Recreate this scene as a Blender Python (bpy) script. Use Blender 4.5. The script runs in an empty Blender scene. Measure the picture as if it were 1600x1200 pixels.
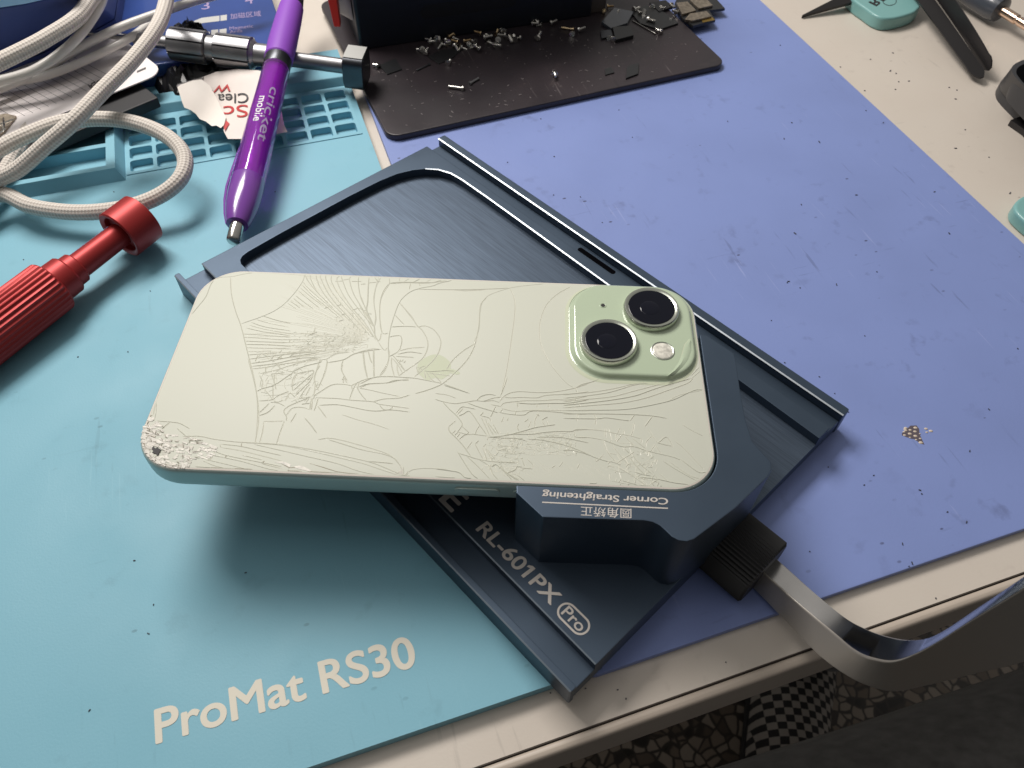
import bpy, bmesh, math, random
from mathutils import Vector, Matrix

SC = bpy.context.scene
COL = SC.collection
R_ = random.Random(11)
MM = 0.001

# ------------------------------------------------------------------ camera
CAM_H, FPX = 204.2, 1208.0
PITCH, ROLL = math.radians(52.065), math.radians(1.2591)
_cp, _sp, _cr, _sr = math.cos(PITCH), math.sin(PITCH), math.cos(ROLL), math.sin(ROLL)
_right, _fwd, _up = Vector((1, 0, 0)), Vector((0, _cp, -_sp)), Vector((0, _sp, _cp))
C_R = _cr * _right + _sr * _up
C_U = -_sr * _right + _cr * _up
CAMP = Vector((0, 0, CAM_H))

cam_d = bpy.data.cameras.new('camera')
cam = bpy.data.objects.new('camera', cam_d)
COL.objects.link(cam)
cam_d.sensor_width = 36.0
cam_d.lens = 36.0 * FPX / 1600.0
cam_d.clip_start, cam_d.clip_end = 0.01, 20.0
m3 = Matrix((C_R, C_U, -_fwd)).transposed()
cam.matrix_world = Matrix.Translation(CAMP * MM) @ m3.to_4x4()
cam_d.dof.use_dof = True
cam_d.dof.focus_distance = 0.235
cam_d.dof.aperture_fstop = 38.0
SC.camera = cam

# ------------------------------------------------------------------ world and lamps
W = bpy.data.worlds.new('World')
SC.world = W
W.use_nodes = True
wn, wl = W.node_tree.nodes, W.node_tree.links
bg = wn['Background']
tc = wn.new('ShaderNodeTexCoord'); sx = wn.new('ShaderNodeSeparateXYZ'); rp = wn.new('ShaderNodeValToRGB')
mr = wn.new('ShaderNodeMapRange'); mr.inputs[1].default_value = -1; mr.inputs[2].default_value = 1
wl.new(tc.outputs['Generated'], sx.inputs[0])
# the room is lit behind the bench; the side the viewer stands on is dark
dy = wn.new('ShaderNodeMath'); dy.operation = 'MULTIPLY_ADD'; dy.inputs[1].default_value = 0.55
dz_ = wn.new('ShaderNodeMath'); dz_.operation = 'MULTIPLY'; dz_.inputs[1].default_value = 0.75
wl.new(sx.outputs['Z'], dz_.inputs[0]); wl.new(sx.outputs['Y'], dy.inputs[0]); wl.new(dz_.outputs[0], dy.inputs[2]); wl.new(dy.outputs[0], mr.inputs[0])
wl.new(mr.outputs[0], rp.inputs[0]); wl.new(rp.outputs[0], bg.inputs[0])
rp.color_ramp.elements[0].position = 0.35; rp.color_ramp.elements[0].color = (0.05, 0.05, 0.055, 1)
rp.color_ramp.elements[1].position = 0.95; rp.color_ramp.elements[1].color = (0.60, 0.58, 0.55, 1)
bg.inputs[1].default_value = 0.54


def area_lamp(name, loc, target, sx_, sy_, power, color):
    ld = bpy.data.lights.new(name, 'AREA')
    ld.shape = 'RECTANGLE'; ld.size = sx_ * MM; ld.size_y = sy_ * MM
    ld.energy = power; ld.color = color
    o = bpy.data.objects.new(name, ld); COL.objects.link(o)
    d = (Vector(target) - Vector(loc)).normalized()
    o.location = Vector(loc) * MM
    o.rotation_euler = d.to_track_quat('-Z', 'Y').to_euler()
    return o


area_lamp('desk_lamp', (-270, 540, 590), (80, 250, 0), 420, 220, 5.6, (1.0, 0.95, 0.9))
area_lamp('ceiling_lamp', (-500, 300, 1500), (0, 200, 0), 900, 500, 2.2, (1.0, 0.96, 0.92))

SC.view_settings.view_transform = 'Standard'
SC.view_settings.look = 'None'
SC.view_settings.exposure = 0.0
SC.view_settings.gamma = 1.0
SC.view_settings.use_curve_mapping = False


# ------------------------------------------------------------------ geometry helpers (all in mm, world)
def at(px, py, z=0.0):
    d = ((px - 800) / FPX) * C_R - ((py - 600) / FPX) * C_U + _fwd
    return CAMP + d * ((z - CAM_H) / d.z)


def proj(P):
    d = Vector(P) - CAMP
    k = d.dot(_fwd)
    return 800 + FPX * d.dot(C_R) / k, 600 - FPX * d.dot(C_U) / k


def mmpx(P):
    return (Vector(P) - CAMP).dot(_fwd) / FPX


def along(P0, P1, px, py):
    best = (1e9, 0)
    for i in range(-60, 461):
        t = i / 400
        x, y = proj(P0.lerp(P1, t))
        d = (x - px) ** 2 + (y - py) ** 2
        if d < best[0]:
            best = (d, t)
    return best[1] * (P1 - P0).length


class Frame:
    def __init__(s, o, ang):
        s.o = Vector((o[0], o[1])); s.a = ang
        s.u = Vector((math.cos(ang), math.sin(ang))); s.v = Vector((-s.u.y, s.u.x))

    def __call__(s, a, b, z=0.0):
        p = s.o + s.u * a + s.v * b
        return Vector((p.x, p.y, z))

    def inv(s, P):
        p = Vector((P[0], P[1])) - s.o
        return p.dot(s.u), p.dot(s.v)


DK = Frame((0, 0), math.radians(19.346))          # desk and mats
FX = Frame((0, 0), -0.79795)                      # repair fixture
PH = Frame((-20.97, 133.98), math.radians(-1.292))  # phone
WD = Frame((0, 0), 0)


def rr(fr, s0, s1, t0, t1, r, n=6):
    rs = r if isinstance(r, (tuple, list)) else (r, r, r, r)
    out = []
    for (cx, cy, a0, k) in ((s1, t1, 0, 0), (s0, t1, 90, 1), (s0, t0, 180, 2), (s1, t0, 270, 3)):
        q = max(rs[k], 1e-3)
        ox = cx - q if cx == s1 else cx + q
        oy = cy - q if cy == t1 else cy + q
        nn = n if rs[k] > 0.01 else 0
        for i in range(nn + 1):
            a = math.radians(a0 + (90 * i / nn if nn else 45))
            if nn:
                out.append(fr(ox + q * math.cos(a), oy + q * math.sin(a)))
            else:
                out.append(fr(cx, cy))
    return out


def cr(pts, k=8):
    P = [Vector(p) for p in pts]
    if len(P) < 3:
        return P
    P = [P[0] * 2 - P[1]] + P + [P[-1] * 2 - P[-2]]
    out = []
    for i in range(1, len(P) - 2):
        a, b, c, d = P[i - 1:i + 3]
        for j in range(k):
            t = j / k
            out.append(0.5 * ((2 * b) + (c - a) * t + (2 * a - 5 * b + 4 * c - d) * t * t + (3 * b - a - 3 * c + d) * t ** 3))
    out.append(P[-2])
    return out


ROOT = {}


class MB:
    def __init__(s):
        s.bm = bmesh.new()
        s.uv = None

    def face(s, vs):
        try:
            return s.bm.faces.new(vs)
        except ValueError:
            return None

    def loft(s, rings, closed=True, cap0=True, cap1=True):
        rv = [[s.bm.verts.new(p) for p in r] for r in rings]
        n = len(rv[0])
        for a, b in zip(rv, rv[1:]):
            for i in range(n if closed else n - 1):
                j = (i + 1) % n
                s.face((a[i], a[j], b[j], b[i]))
        if cap0: s.face(rv[0][::-1])
        if cap1: s.face(rv[-1])
        return rv

    def prism(s, poly, z0, z1):
        s.loft([[Vector((p[0], p[1], z0)) for p in poly], [Vector((p[0], p[1], z1)) for p in poly]])
        return s

    def box(s, fr, s0, s1, t0, t1, z0, z1):
        return s.prism([fr(s0, t0), fr(s1, t0), fr(s1, t1), fr(s0, t1)], z0, z1)

    def obox(s, c, ux, uy, uz):
        c, ux, uy, uz = map(Vector, (c, ux, uy, uz))
        q = lambda k: [c + ux * a + uy * b + uz * k for a, b in ((-1, -1), (1, -1), (1, 1), (-1, 1))]
        s.loft([q(-1), q(1)])
        return s

    def sheet(s, poly, z):
        s.face([s.bm.verts.new((p[0], p[1], z)) for p in poly])
        return s

    def tube(s, pts, r, n=14, uvs=False):
        P = [Vector(p) for p in pts]
        rr_ = r if isinstance(r, (list, tuple)) else [r] * len(P)
        t0 = (P[1] - P[0]).normalized()
        nrm = t0.orthogonal().normalized()
        rings, ln = [], [0.0]
        for i, p in enumerate(P):
            t = (P[min(i + 1, len(P) - 1)] - P[max(i - 1, 0)]).normalized()
            nrm = (nrm - t * nrm.dot(t)).normalized()
            b = t.cross(nrm)
            rings.append([p + (nrm * math.cos(2 * math.pi * k / n) + b * math.sin(2 * math.pi * k / n)) * rr_[i] for k in range(n)])
            if i: ln.append(ln[-1] + (P[i] - P[i - 1]).length)
        rv = [[s.bm.verts.new(p) for p in q] for q in rings]
        uvl = s.bm.loops.layers.uv.verify() if uvs else None
        for i in range(len(rv) - 1):
            for k in range(n):
                j = (k + 1) % n
                f = s.face((rv[i][k], rv[i][j], rv[i + 1][j], rv[i + 1][k]))
                if uvl and f:
                    for lp, (uu, vv) in zip(f.loops, ((k, i), (k + 1, i), (k + 1, i + 1), (k, i + 1))):
                        lp[uvl].uv = (uu / n, ln[vv] * 0.01)
        s.face(rv[0][::-1]); s.face(rv[-1])
        return s

    def lathe(s, P0, d, prof, n=40, rib=None):
        P0, d = Vector(P0), Vector(d).normalized()
        a = d.cross(Vector((0, 0, 1)))
        a = a.normalized() if a.length > 1e-4 else Vector((1, 0, 0))
        b = d.cross(a)
        rings = []
        for q in prof:
            dist, r = q[0], q[1]
            ribd = q[2] if len(q) > 2 else None
            ring = []
            for k in range(n):
                th = 2 * math.pi * k / n
                r_ = r if not ribd else r - ribd[0] * ribd[1](th)
                ring.append(P0 + d * dist + (a * math.cos(th) + b * math.sin(th)) * r_)
            rings.append(ring)
        s.loft(rings)
        return s

    def ball(s, c, rx, ry=None, rz=None, fr=WD, n=20, m=12, z0=-1.0):
        ry = ry or rx; rz = rz or rx
        rings = []
        for i in range(m + 1):
            el = -math.pi / 2 + math.pi * i / m
            q = max(math.sin(el), z0)
            k = math.cos(el) if math.sin(el) >= z0 else math.sqrt(max(1 - z0 * z0, 0))
            k = max(k, 1e-3)
            ring = []
            for j in range(n):
                th = 2 * math.pi * j / n
                o = fr.u * (rx * k * math.cos(th)) + fr.v * (ry * k * math.sin(th))
                ring.append(Vector(c) + Vector((o.x, o.y, rz * q)))
            rings.append(ring)
        s.loft(rings)
        return s

    def ridge(s, pts, z, w, h, taper=True):
        P = [Vector((p[0], p[1], 0)) for p in pts]
        if len(P) == 2: P = [P[0].lerp(P[1], f) for f in (0, .12, .88, 1)]
        rows = []
        for i, p in enumerate(P):
            t = P[min(i + 1, len(P) - 1)] - P[max(i - 1, 0)]
            if t.length < 1e-6: continue
            t.normalize()
            nn = Vector((-t.y, t.x, 0))
            k = 0.35 if taper and i in (0, len(P) - 1) else 1.0
            rows.append([p + nn * w * k * 0.5 + Vector((0, 0, z)), p + Vector((0, 0, z + h * k)), p - nn * w * k * 0.5 + Vector((0, 0, z))])
        if len(rows) > 1:
            s.loft(rows, closed=False, cap0=False, cap1=False)
        return s

    def build(s, name, mat, parent=None, bev=0.0, seg=2, smooth=38, loc=None, rot=0.0, ang=30):
        bm = s.bm
        if bev > 0:
            bmesh.ops.recalc_face_normals(bm, faces=bm.faces)
            es = [e for e in bm.edges if len(e.link_faces) == 2 and e.calc_face_angle(0) > math.radians(ang)]
            bmesh.ops.bevel(bm, geom=es, offset=bev, segments=seg, profile=0.6, affect='EDGES', clamp_overlap=True)
        bmesh.ops.recalc_face_normals(bm, faces=bm.faces)
        me = bpy.data.meshes.new(name)
        bm.to_mesh(me); bm.free()
        o = bpy.data.objects.new(name, me)
        COL.objects.link(o)
        if parent is not None:
            M = ROOT[parent.name]
            o.parent = parent
            ROOT[o.name] = M
        else:
            loc = Vector(loc if loc is not None else (0, 0, 0))
            M = Matrix.Translation(loc * MM) @ Matrix.Rotation(rot, 4, 'Z')
            o.location = loc * MM; o.rotation_euler = (0, 0, rot)
            ROOT[o.name] = M
        me.transform(M.inverted() @ Matrix.Scale(MM, 4))
        for m in (mat if isinstance(mat, (list, tuple)) else [mat]):
            me.materials.append(m)
        for p in me.polygons: p.use_smooth = bool(smooth)
        if smooth: me.set_sharp_from_angle(angle=math.radians(smooth))
        if bev > 0:
            w = o.modifiers.new('weighted_normal', 'WEIGHTED_NORMAL'); w.keep_sharp = True
        return o


def tag(o, label=None, cat=None, group=None, kind=None):
    if label: o['label'] = label
    if cat: o['category'] = cat
    if group: o['group'] = group
    if kind: o['kind'] = kind
    return o


def thing(name, label, cat, loc, rot=0.0, group=None):
    o = bpy.data.objects.new(name, None)
    COL.objects.link(o)
    o.empty_display_size = 0.01
    loc = Vector(loc)
    o.location = loc * MM; o.rotation_euler = (0, 0, rot)
    ROOT[o.name] = Matrix.Translation(loc * MM) @ Matrix.Rotation(rot, 4, 'Z')
    return tag(o, label, cat, group)


def glyphs(body, bold=0.0):
    cu = bpy.data.curves.new('tmp', 'FONT'); cu.body = body
    o = bpy.data.objects.new('tmp', cu); COL.objects.link(o)
    me = bpy.data.meshes.new_from_object(o.evaluated_get(bpy.context.evaluated_depsgraph_get()))
    bpy.data.objects.remove(o); bpy.data.curves.remove(cu)
    vs = [v.co.copy() for v in me.vertices]; fs = [list(p.vertices) for p in me.polygons]
    bpy.data.meshes.remove(me)
    if bold > 0:     # heavier weight: shifted copies, each a hair higher so that no two faces share a plane
        n0, f0 = len(vs), [f[:] for f in fs]
        base_ = [v.copy() for v in vs]
        for k in range(8):
            a = math.pi / 4 * k
            d = Vector((math.cos(a) * bold, math.sin(a) * bold, (k + 1) * 0.006))
            off = len(vs)
            vs += [v + d for v in base_]
            fs += [[i + off for i in f] for f in f0]
    return vs, fs


def text(body, name, mat, parent, p0, p1, pt, bold=0.01, cap=0.69, fn=None, lift=0.06, flag_after=None):
    """lettering on a flat surface: baseline p0 to p1, letter height p0 to pt (mm, world)"""
    vs, fs = glyphs(body, bold)
    if flag_after:   # this typeface draws its figure one as a bare stem: give it the flag of the printed one
        xf = max(v.x for v in glyphs(flag_after + '1', bold)[0])
        xs_ = xf - .10 - 2 * bold
        k = len(vs)
        vs += [Vector((a, b, .055)) for a, b in [(xs_ + .01, cap + bold), (xs_ + .01, cap - .15), (xs_ - .13, cap - .22), (xs_ - .13, cap - .10)]]
        fs.append([k, k + 1, k + 2, k + 3])
    x0 = min(v.x for v in vs); x1 = max(v.x for v in vs)
    p0, p1, pt = Vector(p0), Vector(p1), Vector(pt)
    mb = MB()
    up = (p1 - p0).cross(pt - p0).normalized()
    if up.z < 0: up = -up
    bv = []
    for v in vs:
        a, b = (v.x - x0) / (x1 - x0), v.y / cap
        q = (fn(a, b) if fn else p0 + (p1 - p0) * a + (pt - p0) * b + up * lift) + up * v.z
        bv.append(mb.bm.verts.new(q))
    for f in fs: mb.face([bv[i] for i in f])
    return mb.build(name, mat, parent, smooth=0 if not fn else 60)


# ------------------------------------------------------------------ materials
def material(name, color, rough=0.5, metal=0.0, coat=0.0, spec=0.5, noise=None, bump=None, trans=0.0, var=None, rvar=None, sheen=0.0):
    m = bpy.data.materials.new(name); m.use_nodes = True
    N, L = m.node_tree.nodes, m.node_tree.links
    b = N['Principled BSDF']
    b.inputs['Base Color'].default_value = (*color, 1)
    b.inputs['Roughness'].default_value = rough
    b.inputs['Metallic'].default_value = metal
    b.inputs['Coat Weight'].default_value = coat
    b.inputs['Coat Roughness'].default_value = 0.08
    b.inputs['Specular IOR Level'].default_value = spec
    b.inputs['Transmission Weight'].default_value = trans
    b.inputs['Sheen Weight'].default_value = sheen
    t = N.new('ShaderNodeTexCoord')
    if var:       # (scale, amount, stretch xyz)
        sc, am = var[0], var[1]
        mp = N.new('ShaderNodeMapping'); L.new(t.outputs['Object'], mp.inputs[0])
        if len(var) > 2: mp.inputs['Scale'].default_value = var[2]
        n = N.new('ShaderNodeTexNoise'); n.inputs['Scale'].default_value = sc; n.inputs['Detail'].default_value = 6
        L.new(mp.outputs[0], n.inputs['Vector'])
        r = N.new('ShaderNodeMapRange'); r.inputs[1].default_value = 0.3; r.inputs[2].default_value = 0.7
        r.inputs[3].default_value = 1 - am; r.inputs[4].default_value = 1 + am
        L.new(n.outputs[0], r.inputs[0])
        x = N.new('ShaderNodeMix'); x.data_type = 'RGBA'; x.blend_type = 'MULTIPLY'; x.inputs[0].default_value = 1
        x.inputs[6].default_value = (*color, 1); L.new(r.outputs[0], x.inputs[7])
        L.new(x.outputs[2], b.inputs['Base Color'])
    if rvar:
        n = N.new('ShaderNodeTexNoise'); n.inputs['Scale'].default_value = rvar[0]; n.inputs['Detail'].default_value = 5
        L.new(t.outputs['Object'], n.inputs['Vector'])
        r = N.new('ShaderNodeMapRange'); r.inputs[1].default_value = 0.3; r.inputs[2].default_value = 0.7
        r.inputs[3].default_value = rough - rvar[1]; r.inputs[4].default_value = rough + rvar[1]
        L.new(n.outputs[0], r.inputs[0]); L.new(r.outputs[0], b.inputs['Roughness'])
    if bump:      # (scale, strength, distance_mm, stretch)
        mp = N.new('ShaderNodeMapping'); L.new(t.outputs['Object'], mp.inputs[0])
        if len(bump) > 3: mp.inputs['Scale'].default_value = bump[3]
        n = N.new('ShaderNodeTexNoise'); n.inputs['Scale'].default_value = bump[0]; n.inputs['Detail'].default_value = 3
        L.new(mp.outputs[0], n.inputs['Vector'])
        bp = N.new('ShaderNodeBump'); bp.inputs['Strength'].default_value = bump[1]; bp.inputs['Distance'].default_value = bump[2] * MM
        L.new(n.outputs[0], bp.inputs['Height']); L.new(bp.outputs[0], b.inputs['Normal'])
    return m


def worn(name, color, rough, dirt=(0.03, 0.03, 0.035), specks=1.0, scratch=(0.8, 0.85, 0.95), stain=0.25, coat=0.0, scr=0.35, smear=(0.5, 0.5, 0.5)):
    """used rubber or laminate: faint smudges, dark specks, thin pale scratches"""
    m = bpy.data.materials.new(name); m.use_nodes = True
    N, L = m.node_tree.nodes, m.node_tree.links
    b = N['Principled BSDF']; b.inputs['Roughness'].default_value = rough; b.inputs['Coat Weight'].default_value = coat
    t = N.new('ShaderNodeTexCoord')

    def noise(scale, detail=5, stretch=None, rot=0):
        n = N.new('ShaderNodeTexNoise'); n.inputs['Scale'].default_value = scale; n.inputs['Detail'].default_value = detail
        mp = N.new('ShaderNodeMapping'); L.new(t.outputs['Object'], mp.inputs[0]); mp.inputs['Rotation'].default_value = (0, 0, rot)
        if stretch: mp.inputs['Scale'].default_value = stretch
        L.new(mp.outputs[0], n.inputs['Vector'])
        return n.outputs[0]

    def rng(src, a, c, lo, hi):
        r = N.new('ShaderNodeMapRange'); r.inputs[1].default_value = a; r.inputs[2].default_value = c
        r.inputs[3].default_value = lo; r.inputs[4].default_value = hi; L.new(src, r.inputs[0]); return r.outputs[0]

    def mix(fac, a, c):
        x = N.new('ShaderNodeMix'); x.data_type = 'RGBA'
        L.new(fac, x.inputs[0])
        if isinstance(a, tuple): x.inputs[6].default_value = (*a, 1)
        else: L.new(a, x.inputs[6])
        x.inputs[7].default_value = (*c, 1)
        return x.outputs[2]

    def mul(a, c):
        x = N.new('ShaderNodeMath'); x.operation = 'MULTIPLY'; L.new(a, x.inputs[0])
        if isinstance(c, float): x.inputs[1].default_value = c
        else: L.new(c, x.inputs[1])
        return x.outputs[0]

    col = mix(rng(noise(22), 0.42, 0.72, 0, stain), color, tuple(c * s * 1.6 for c, s in zip(color, smear)))
    col = mix(mul(rng(noise(160, 4), 0.6, 0.75, 0, 0.3 * specks), rng(noise(30), 0.45, 0.6, 0, 1.0)), col, dirt)
    v = N.new('ShaderNodeTexVoronoi'); v.inputs['Scale'].default_value = 90
    mp = N.new('ShaderNodeMapping'); L.new(t.outputs['Object'], mp.inputs[0]); mp.inputs['Scale'].default_value = (1, 1.8, 1)
    L.new(mp.outputs[0], v.inputs['Vector'])
    col = mix(mul(rng(v.outputs['Distance'], 0.055, 0.085, 0.8 * specks, 0), rng(noise(24, 3), 0.52, 0.60, 0, 1.0)), col, dirt)
    s1 = rng(noise(70, 2, (14, 0.5, 1), 0.5), 0.70, 0.74, 0, scr)
    s2 = rng(noise(60, 2, (16, 0.6, 1), -0.9), 0.71, 0.75, 0, scr)
    col = mix(mul(s1, rng(noise(16), 0.5, 0.6, 0, 1.0)), col, scratch)
    col = mix(mul(s2, rng(noise(13), 0.52, 0.62, 0, 1.0)), col, scratch)
    s3 = rng(noise(48, 3, (9, 0.8, 1), 0.2), 0.66, 0.72, 0, 0.42 * specks)
    s4 = rng(noise(52, 3, (1.0, 8, 1), 0.5), 0.67, 0.73, 0, 0.36 * specks)
    col = mix(mul(s3, rng(noise(19), 0.5, 0.58, 0, 1.0)), col, tuple(0.5 * c for c in color))
    col = mix(mul(s4, rng(noise(15), 0.52, 0.6, 0, 1.0)), col, tuple(0.55 * c for c in color))
    L.new(col, b.inputs['Base Color'])
    L.new(rng(noise(35), 0.3, 0.7, rough - 0.07, rough + 0.07), b.inputs['Roughness'])
    bp = N.new('ShaderNodeBump'); bp.inputs['Strength'].default_value = 0.15; bp.inputs['Distance'].default_value = 0.0002
    L.new(noise(1500, 2), bp.inputs['Height']); L.new(bp.outputs[0], b.inputs['Normal'])
    return m


def braid(name, c1, c2):
    m = bpy.data.materials.new(name); m.use_nodes = True
    N, L = m.node_tree.nodes, m.node_tree.links
    b = N['Principled BSDF']; b.inputs['Roughness'].default_value = 0.75
    uv = N.new('ShaderNodeUVMap')
    fs = []
    for sg in (1, -1):
        sp = N.new('ShaderNodeSeparateXYZ'); L.new(uv.outputs[0], sp.inputs[0])
        a = N.new('ShaderNodeMath'); a.operation = 'MULTIPLY'; a.inputs[1].default_value = 6 * 2 * math.pi * sg; L.new(sp.outputs[0], a.inputs[0])
        q = N.new('ShaderNodeMath'); q.operation = 'MULTIPLY_ADD'; q.inputs[1].default_value = 40 * 2 * math.pi; L.new(sp.outputs[1], q.inputs[0]); L.new(a.outputs[0], q.inputs[2])
        s_ = N.new('ShaderNodeMath'); s_.operation = 'SINE'; L.new(q.outputs[0], s_.inputs[0]); fs.append(s_.outputs[0])
    mu = N.new('ShaderNodeMath'); mu.operation = 'MULTIPLY'; L.new(fs[0], mu.inputs[0]); L.new(fs[1], mu.inputs[1])
    r = N.new('ShaderNodeMapRange'); r.inputs[1].default_value = -0.6; r.inputs[2].default_value = 0.35; L.new(mu.outputs[0], r.inputs[0])
    x = N.new('ShaderNodeMix'); x.data_type = 'RGBA'; x.inputs[6].default_value = (*c2, 1); x.inputs[7].default_value = (*c1, 1)
    L.new(r.outputs[0], x.inputs[0]); L.new(x.outputs[2], b.inputs['Base Color'])
    bp = N.new('ShaderNodeBump'); bp.inputs['Strength'].default_value = 0.55; bp.inputs['Distance'].default_value = 0.0004
    L.new(r.outputs[0], bp.inputs['Height']); L.new(bp.outputs[0], b.inputs['Normal'])
    return m


M = {}
M['laminate'] = worn('cream_laminate', (0.63, 0.57, 0.50), 0.42, dirt=(0.1, 0.07, 0.05), specks=0.55, scratch=(0.6, 0.5, 0.42), stain=0.2, scr=0.1, smear=(0.52, 0.48, 0.46))
M['edge'] = material('cream_edge_band', (0.50, 0.43, 0.36), 0.4, var=(40, 0.06))
M['seam'] = material('dark_seam', (0.07, 0.055, 0.045), 0.8)
M['teal'] = worn('teal_silicone', (0.20, 0.45, 0.56), 0.56, specks=0.5, stain=0.14, scr=0.12, scratch=(0.4, 0.68, 0.76), dirt=(0.04, 0.10, 0.13), smear=(0.52, 0.52, 0.52))
M['purple'] = worn('periwinkle_rubber', (0.212, 0.28, 0.575), 0.5, specks=1.15, stain=0.34, dirt=(0.06, 0.07, 0.14), smear=(0.5, 0.5, 0.5), scr=0.22, scratch=(0.5, 0.55, 0.85))
M['print'] = material('pale_print', (0.70, 0.66, 0.56), 0.55)
M['print_grey'] = material('grey_print', (0.58, 0.54, 0.50), 0.5)
M['alu'] = material('blue_anodised_metal', (0.055, 0.081, 0.118), 0.43, metal=0.62, bump=(4200, 0.10, 0.05), rvar=(50, 0.05))
M['alu_floor'] = material('brushed_blue_metal', (0.075, 0.102, 0.143), 0.43, metal=0.65, var=(60, 0.22, (1.2, 45, 1)), bump=(90, 0.18, 0.06, (1.5, 45, 1)))
M['alu_dark'] = material('dark_seam_metal', (0.02, 0.03, 0.045), 0.5, metal=0.5)  # plain dark metal for the seam beside the bed plate
M['glass'] = material('pale_back_glass', (0.60, 0.615, 0.53), 0.46, coat=0.0, spec=0.35, bump=(60, 0.03, 0.1))
M['crack'] = material('crack_glass', (0.63, 0.635, 0.54), 0.2, spec=0.8)
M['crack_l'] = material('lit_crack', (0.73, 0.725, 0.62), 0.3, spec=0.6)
M['crack_d'] = material('deep_crack', (0.33, 0.29, 0.22), 0.4)
M['shard'] = material('splintered_glass', (0.50, 0.475, 0.41), 0.36, spec=0.5, var=(900, 0.3))
M['mint'] = material('mint_glass', (0.47, 0.56, 0.41), 0.12, coat=0.5, spec=0.5)
M['mint_logo'] = material('mint_emblem', (0.555, 0.595, 0.445), 0.5, spec=0.35)
M['frame'] = material('mint_metal_frame', (0.48, 0.58, 0.545), 0.36, metal=0.25, bump=(3000, 0.05, 0.03))
M['ring'] = material('lens_ring_metal', (0.52, 0.55, 0.48), 0.22, metal=0.9)
M['lens'] = material('lens_glass', (0.003, 0.004, 0.010), 0.05, coat=0.0, spec=0.3)
M['lens_in'] = material('coated_lens', (0.004, 0.005, 0.012), 0.05, coat=0.0, spec=0.3)
M['lens2'] = material('lens_inner', (0.006, 0.006, 0.012), 0.3, spec=0.3)
M['flash'] = material('flash_lens', (0.72, 0.70, 0.62), 0.15, coat=1.0, var=(900, 0.3))
M['void'] = material('deep_black', (0.003, 0.003, 0.004), 0.9, spec=0.0)
M['dark'] = material('matte_black', (0.012, 0.012, 0.014), 0.6)
M['pad'] = worn('black_plate', (0.027, 0.022, 0.026), 0.42, dirt=(0.11, 0.085, 0.08), specks=0.8, scratch=(0.15, 0.13, 0.13), stain=0.5, scr=0.6, smear=(1.2, 1.0, 1.0))
M['device'] = material('navy_black_case', (0.012, 0.015, 0.024), 0.45, bump=(2500, 0.1, 0.05))
M['steel'] = material('bright_steel', (0.62, 0.60, 0.57), 0.16, metal=1.0)
M['screwm'] = material('screw_steel', (0.72, 0.70, 0.66), 0.25, metal=1.0)
M['brass'] = material('gilt_screw', (0.75, 0.58, 0.36), 0.28, metal=1.0)
M['satin'] = material('satin_steel', (0.40, 0.375, 0.34), 0.36, metal=0.5, bump=(300, 0.08, 0.1, (1, 1, 12)), rvar=(60, 0.05))
M['polish'] = material('polished_steel', (0.60, 0.59, 0.58), 0.2, metal=1.0, rvar=(40, 0.05))
M['rubber'] = material('black_rubber', (0.02, 0.02, 0.021), 0.55)
M['gun'] = material('gunmetal', (0.30, 0.30, 0.31), 0.38, metal=0.95, rvar=(120, 0.06))
M['gun_d'] = material('dark_gunmetal', (0.09, 0.095, 0.105), 0.35, metal=0.9)
M['red'] = material('red_anodised', (0.36, 0.026, 0.026), 0.42, metal=0.4, bump=(3000, 0.06, 0.03))
M['red_p'] = material('red_plastic', (0.6, 0.04, 0.03), 0.3)
M['braid'] = braid('braided_sleeve', (0.72, 0.67, 0.61), (0.54, 0.49, 0.44))
M['pvc'] = material('white_cable_plastic', (0.66, 0.64, 0.60), 0.35, coat=0.2)
M['paper'] = material('white_card', (0.80, 0.75, 0.74), 0.55, var=(30, 0.04))
M['ink'] = material('grey_ink', (0.10, 0.095, 0.095), 0.6)
M['ink_l'] = material('light_grey_ink', (0.42, 0.39, 0.38), 0.6)
M['wrap'] = material('wrapper_paper', (0.74, 0.67, 0.62), 0.5, var=(60, 0.05))
M['wrap_in'] = material('wrapper_inside', (0.86, 0.80, 0.73), 0.42)
M['foil'] = material('crimped_foil', (0.6, 0.58, 0.57), 0.3, metal=0.7)
M['ink_red'] = material('red_ink', (0.50, 0.035, 0.035), 0.5)
M['ink_blk'] = material('black_ink', (0.02, 0.02, 0.022), 0.5)
M['grip'] = material('purple_rubber_grip', (0.26, 0.07, 0.50), 0.5)
M['barrel'] = material('clear_purple_plastic', (0.60, 0.09, 0.90), 0.06, coat=0.5, trans=0.85)
M['purple_p'] = material('purple_plastic', (0.20, 0.055, 0.36), 0.22, coat=0.6)
M['refill'] = material('magenta_refill', (0.50, 0.06, 0.55), 0.3)
M['lilac'] = material('lilac_print', (0.36, 0.28, 0.46), 0.4)
M['chamfer'] = material('bright_cut_edge', (0.42, 0.46, 0.50), 0.35, metal=0.6)
M['white_ink'] = material('white_ink', (0.8, 0.78, 0.8), 0.4)
M['royal'] = material('royal_blue_plastic', (0.022, 0.06, 0.25), 0.3, coat=0.4, var=(20, 0.2))
M['navy'] = material('navy_fabric_case', (0.045, 0.08, 0.27), 0.5, bump=(900, 0.3, 0.2))
M['sky'] = material('light_blue_rim', (0.33, 0.66, 1.0), 0.35)
M['bag'] = material('black_plastic_bag', (0.010, 0.010, 0.011), 0.34)
M['edge_highlight'] = material('dim_edge_highlight', (0.13, 0.16, 0.19), 0.42, metal=0.6)  # dim edge highlight put into a lighter metal colour
M['rim'] = material('glass_rim_highlight', (0.80, 0.73, 0.66), 0.3, spec=0.6)  # highlight on the glass edge, put into a bright rim colour
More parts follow.
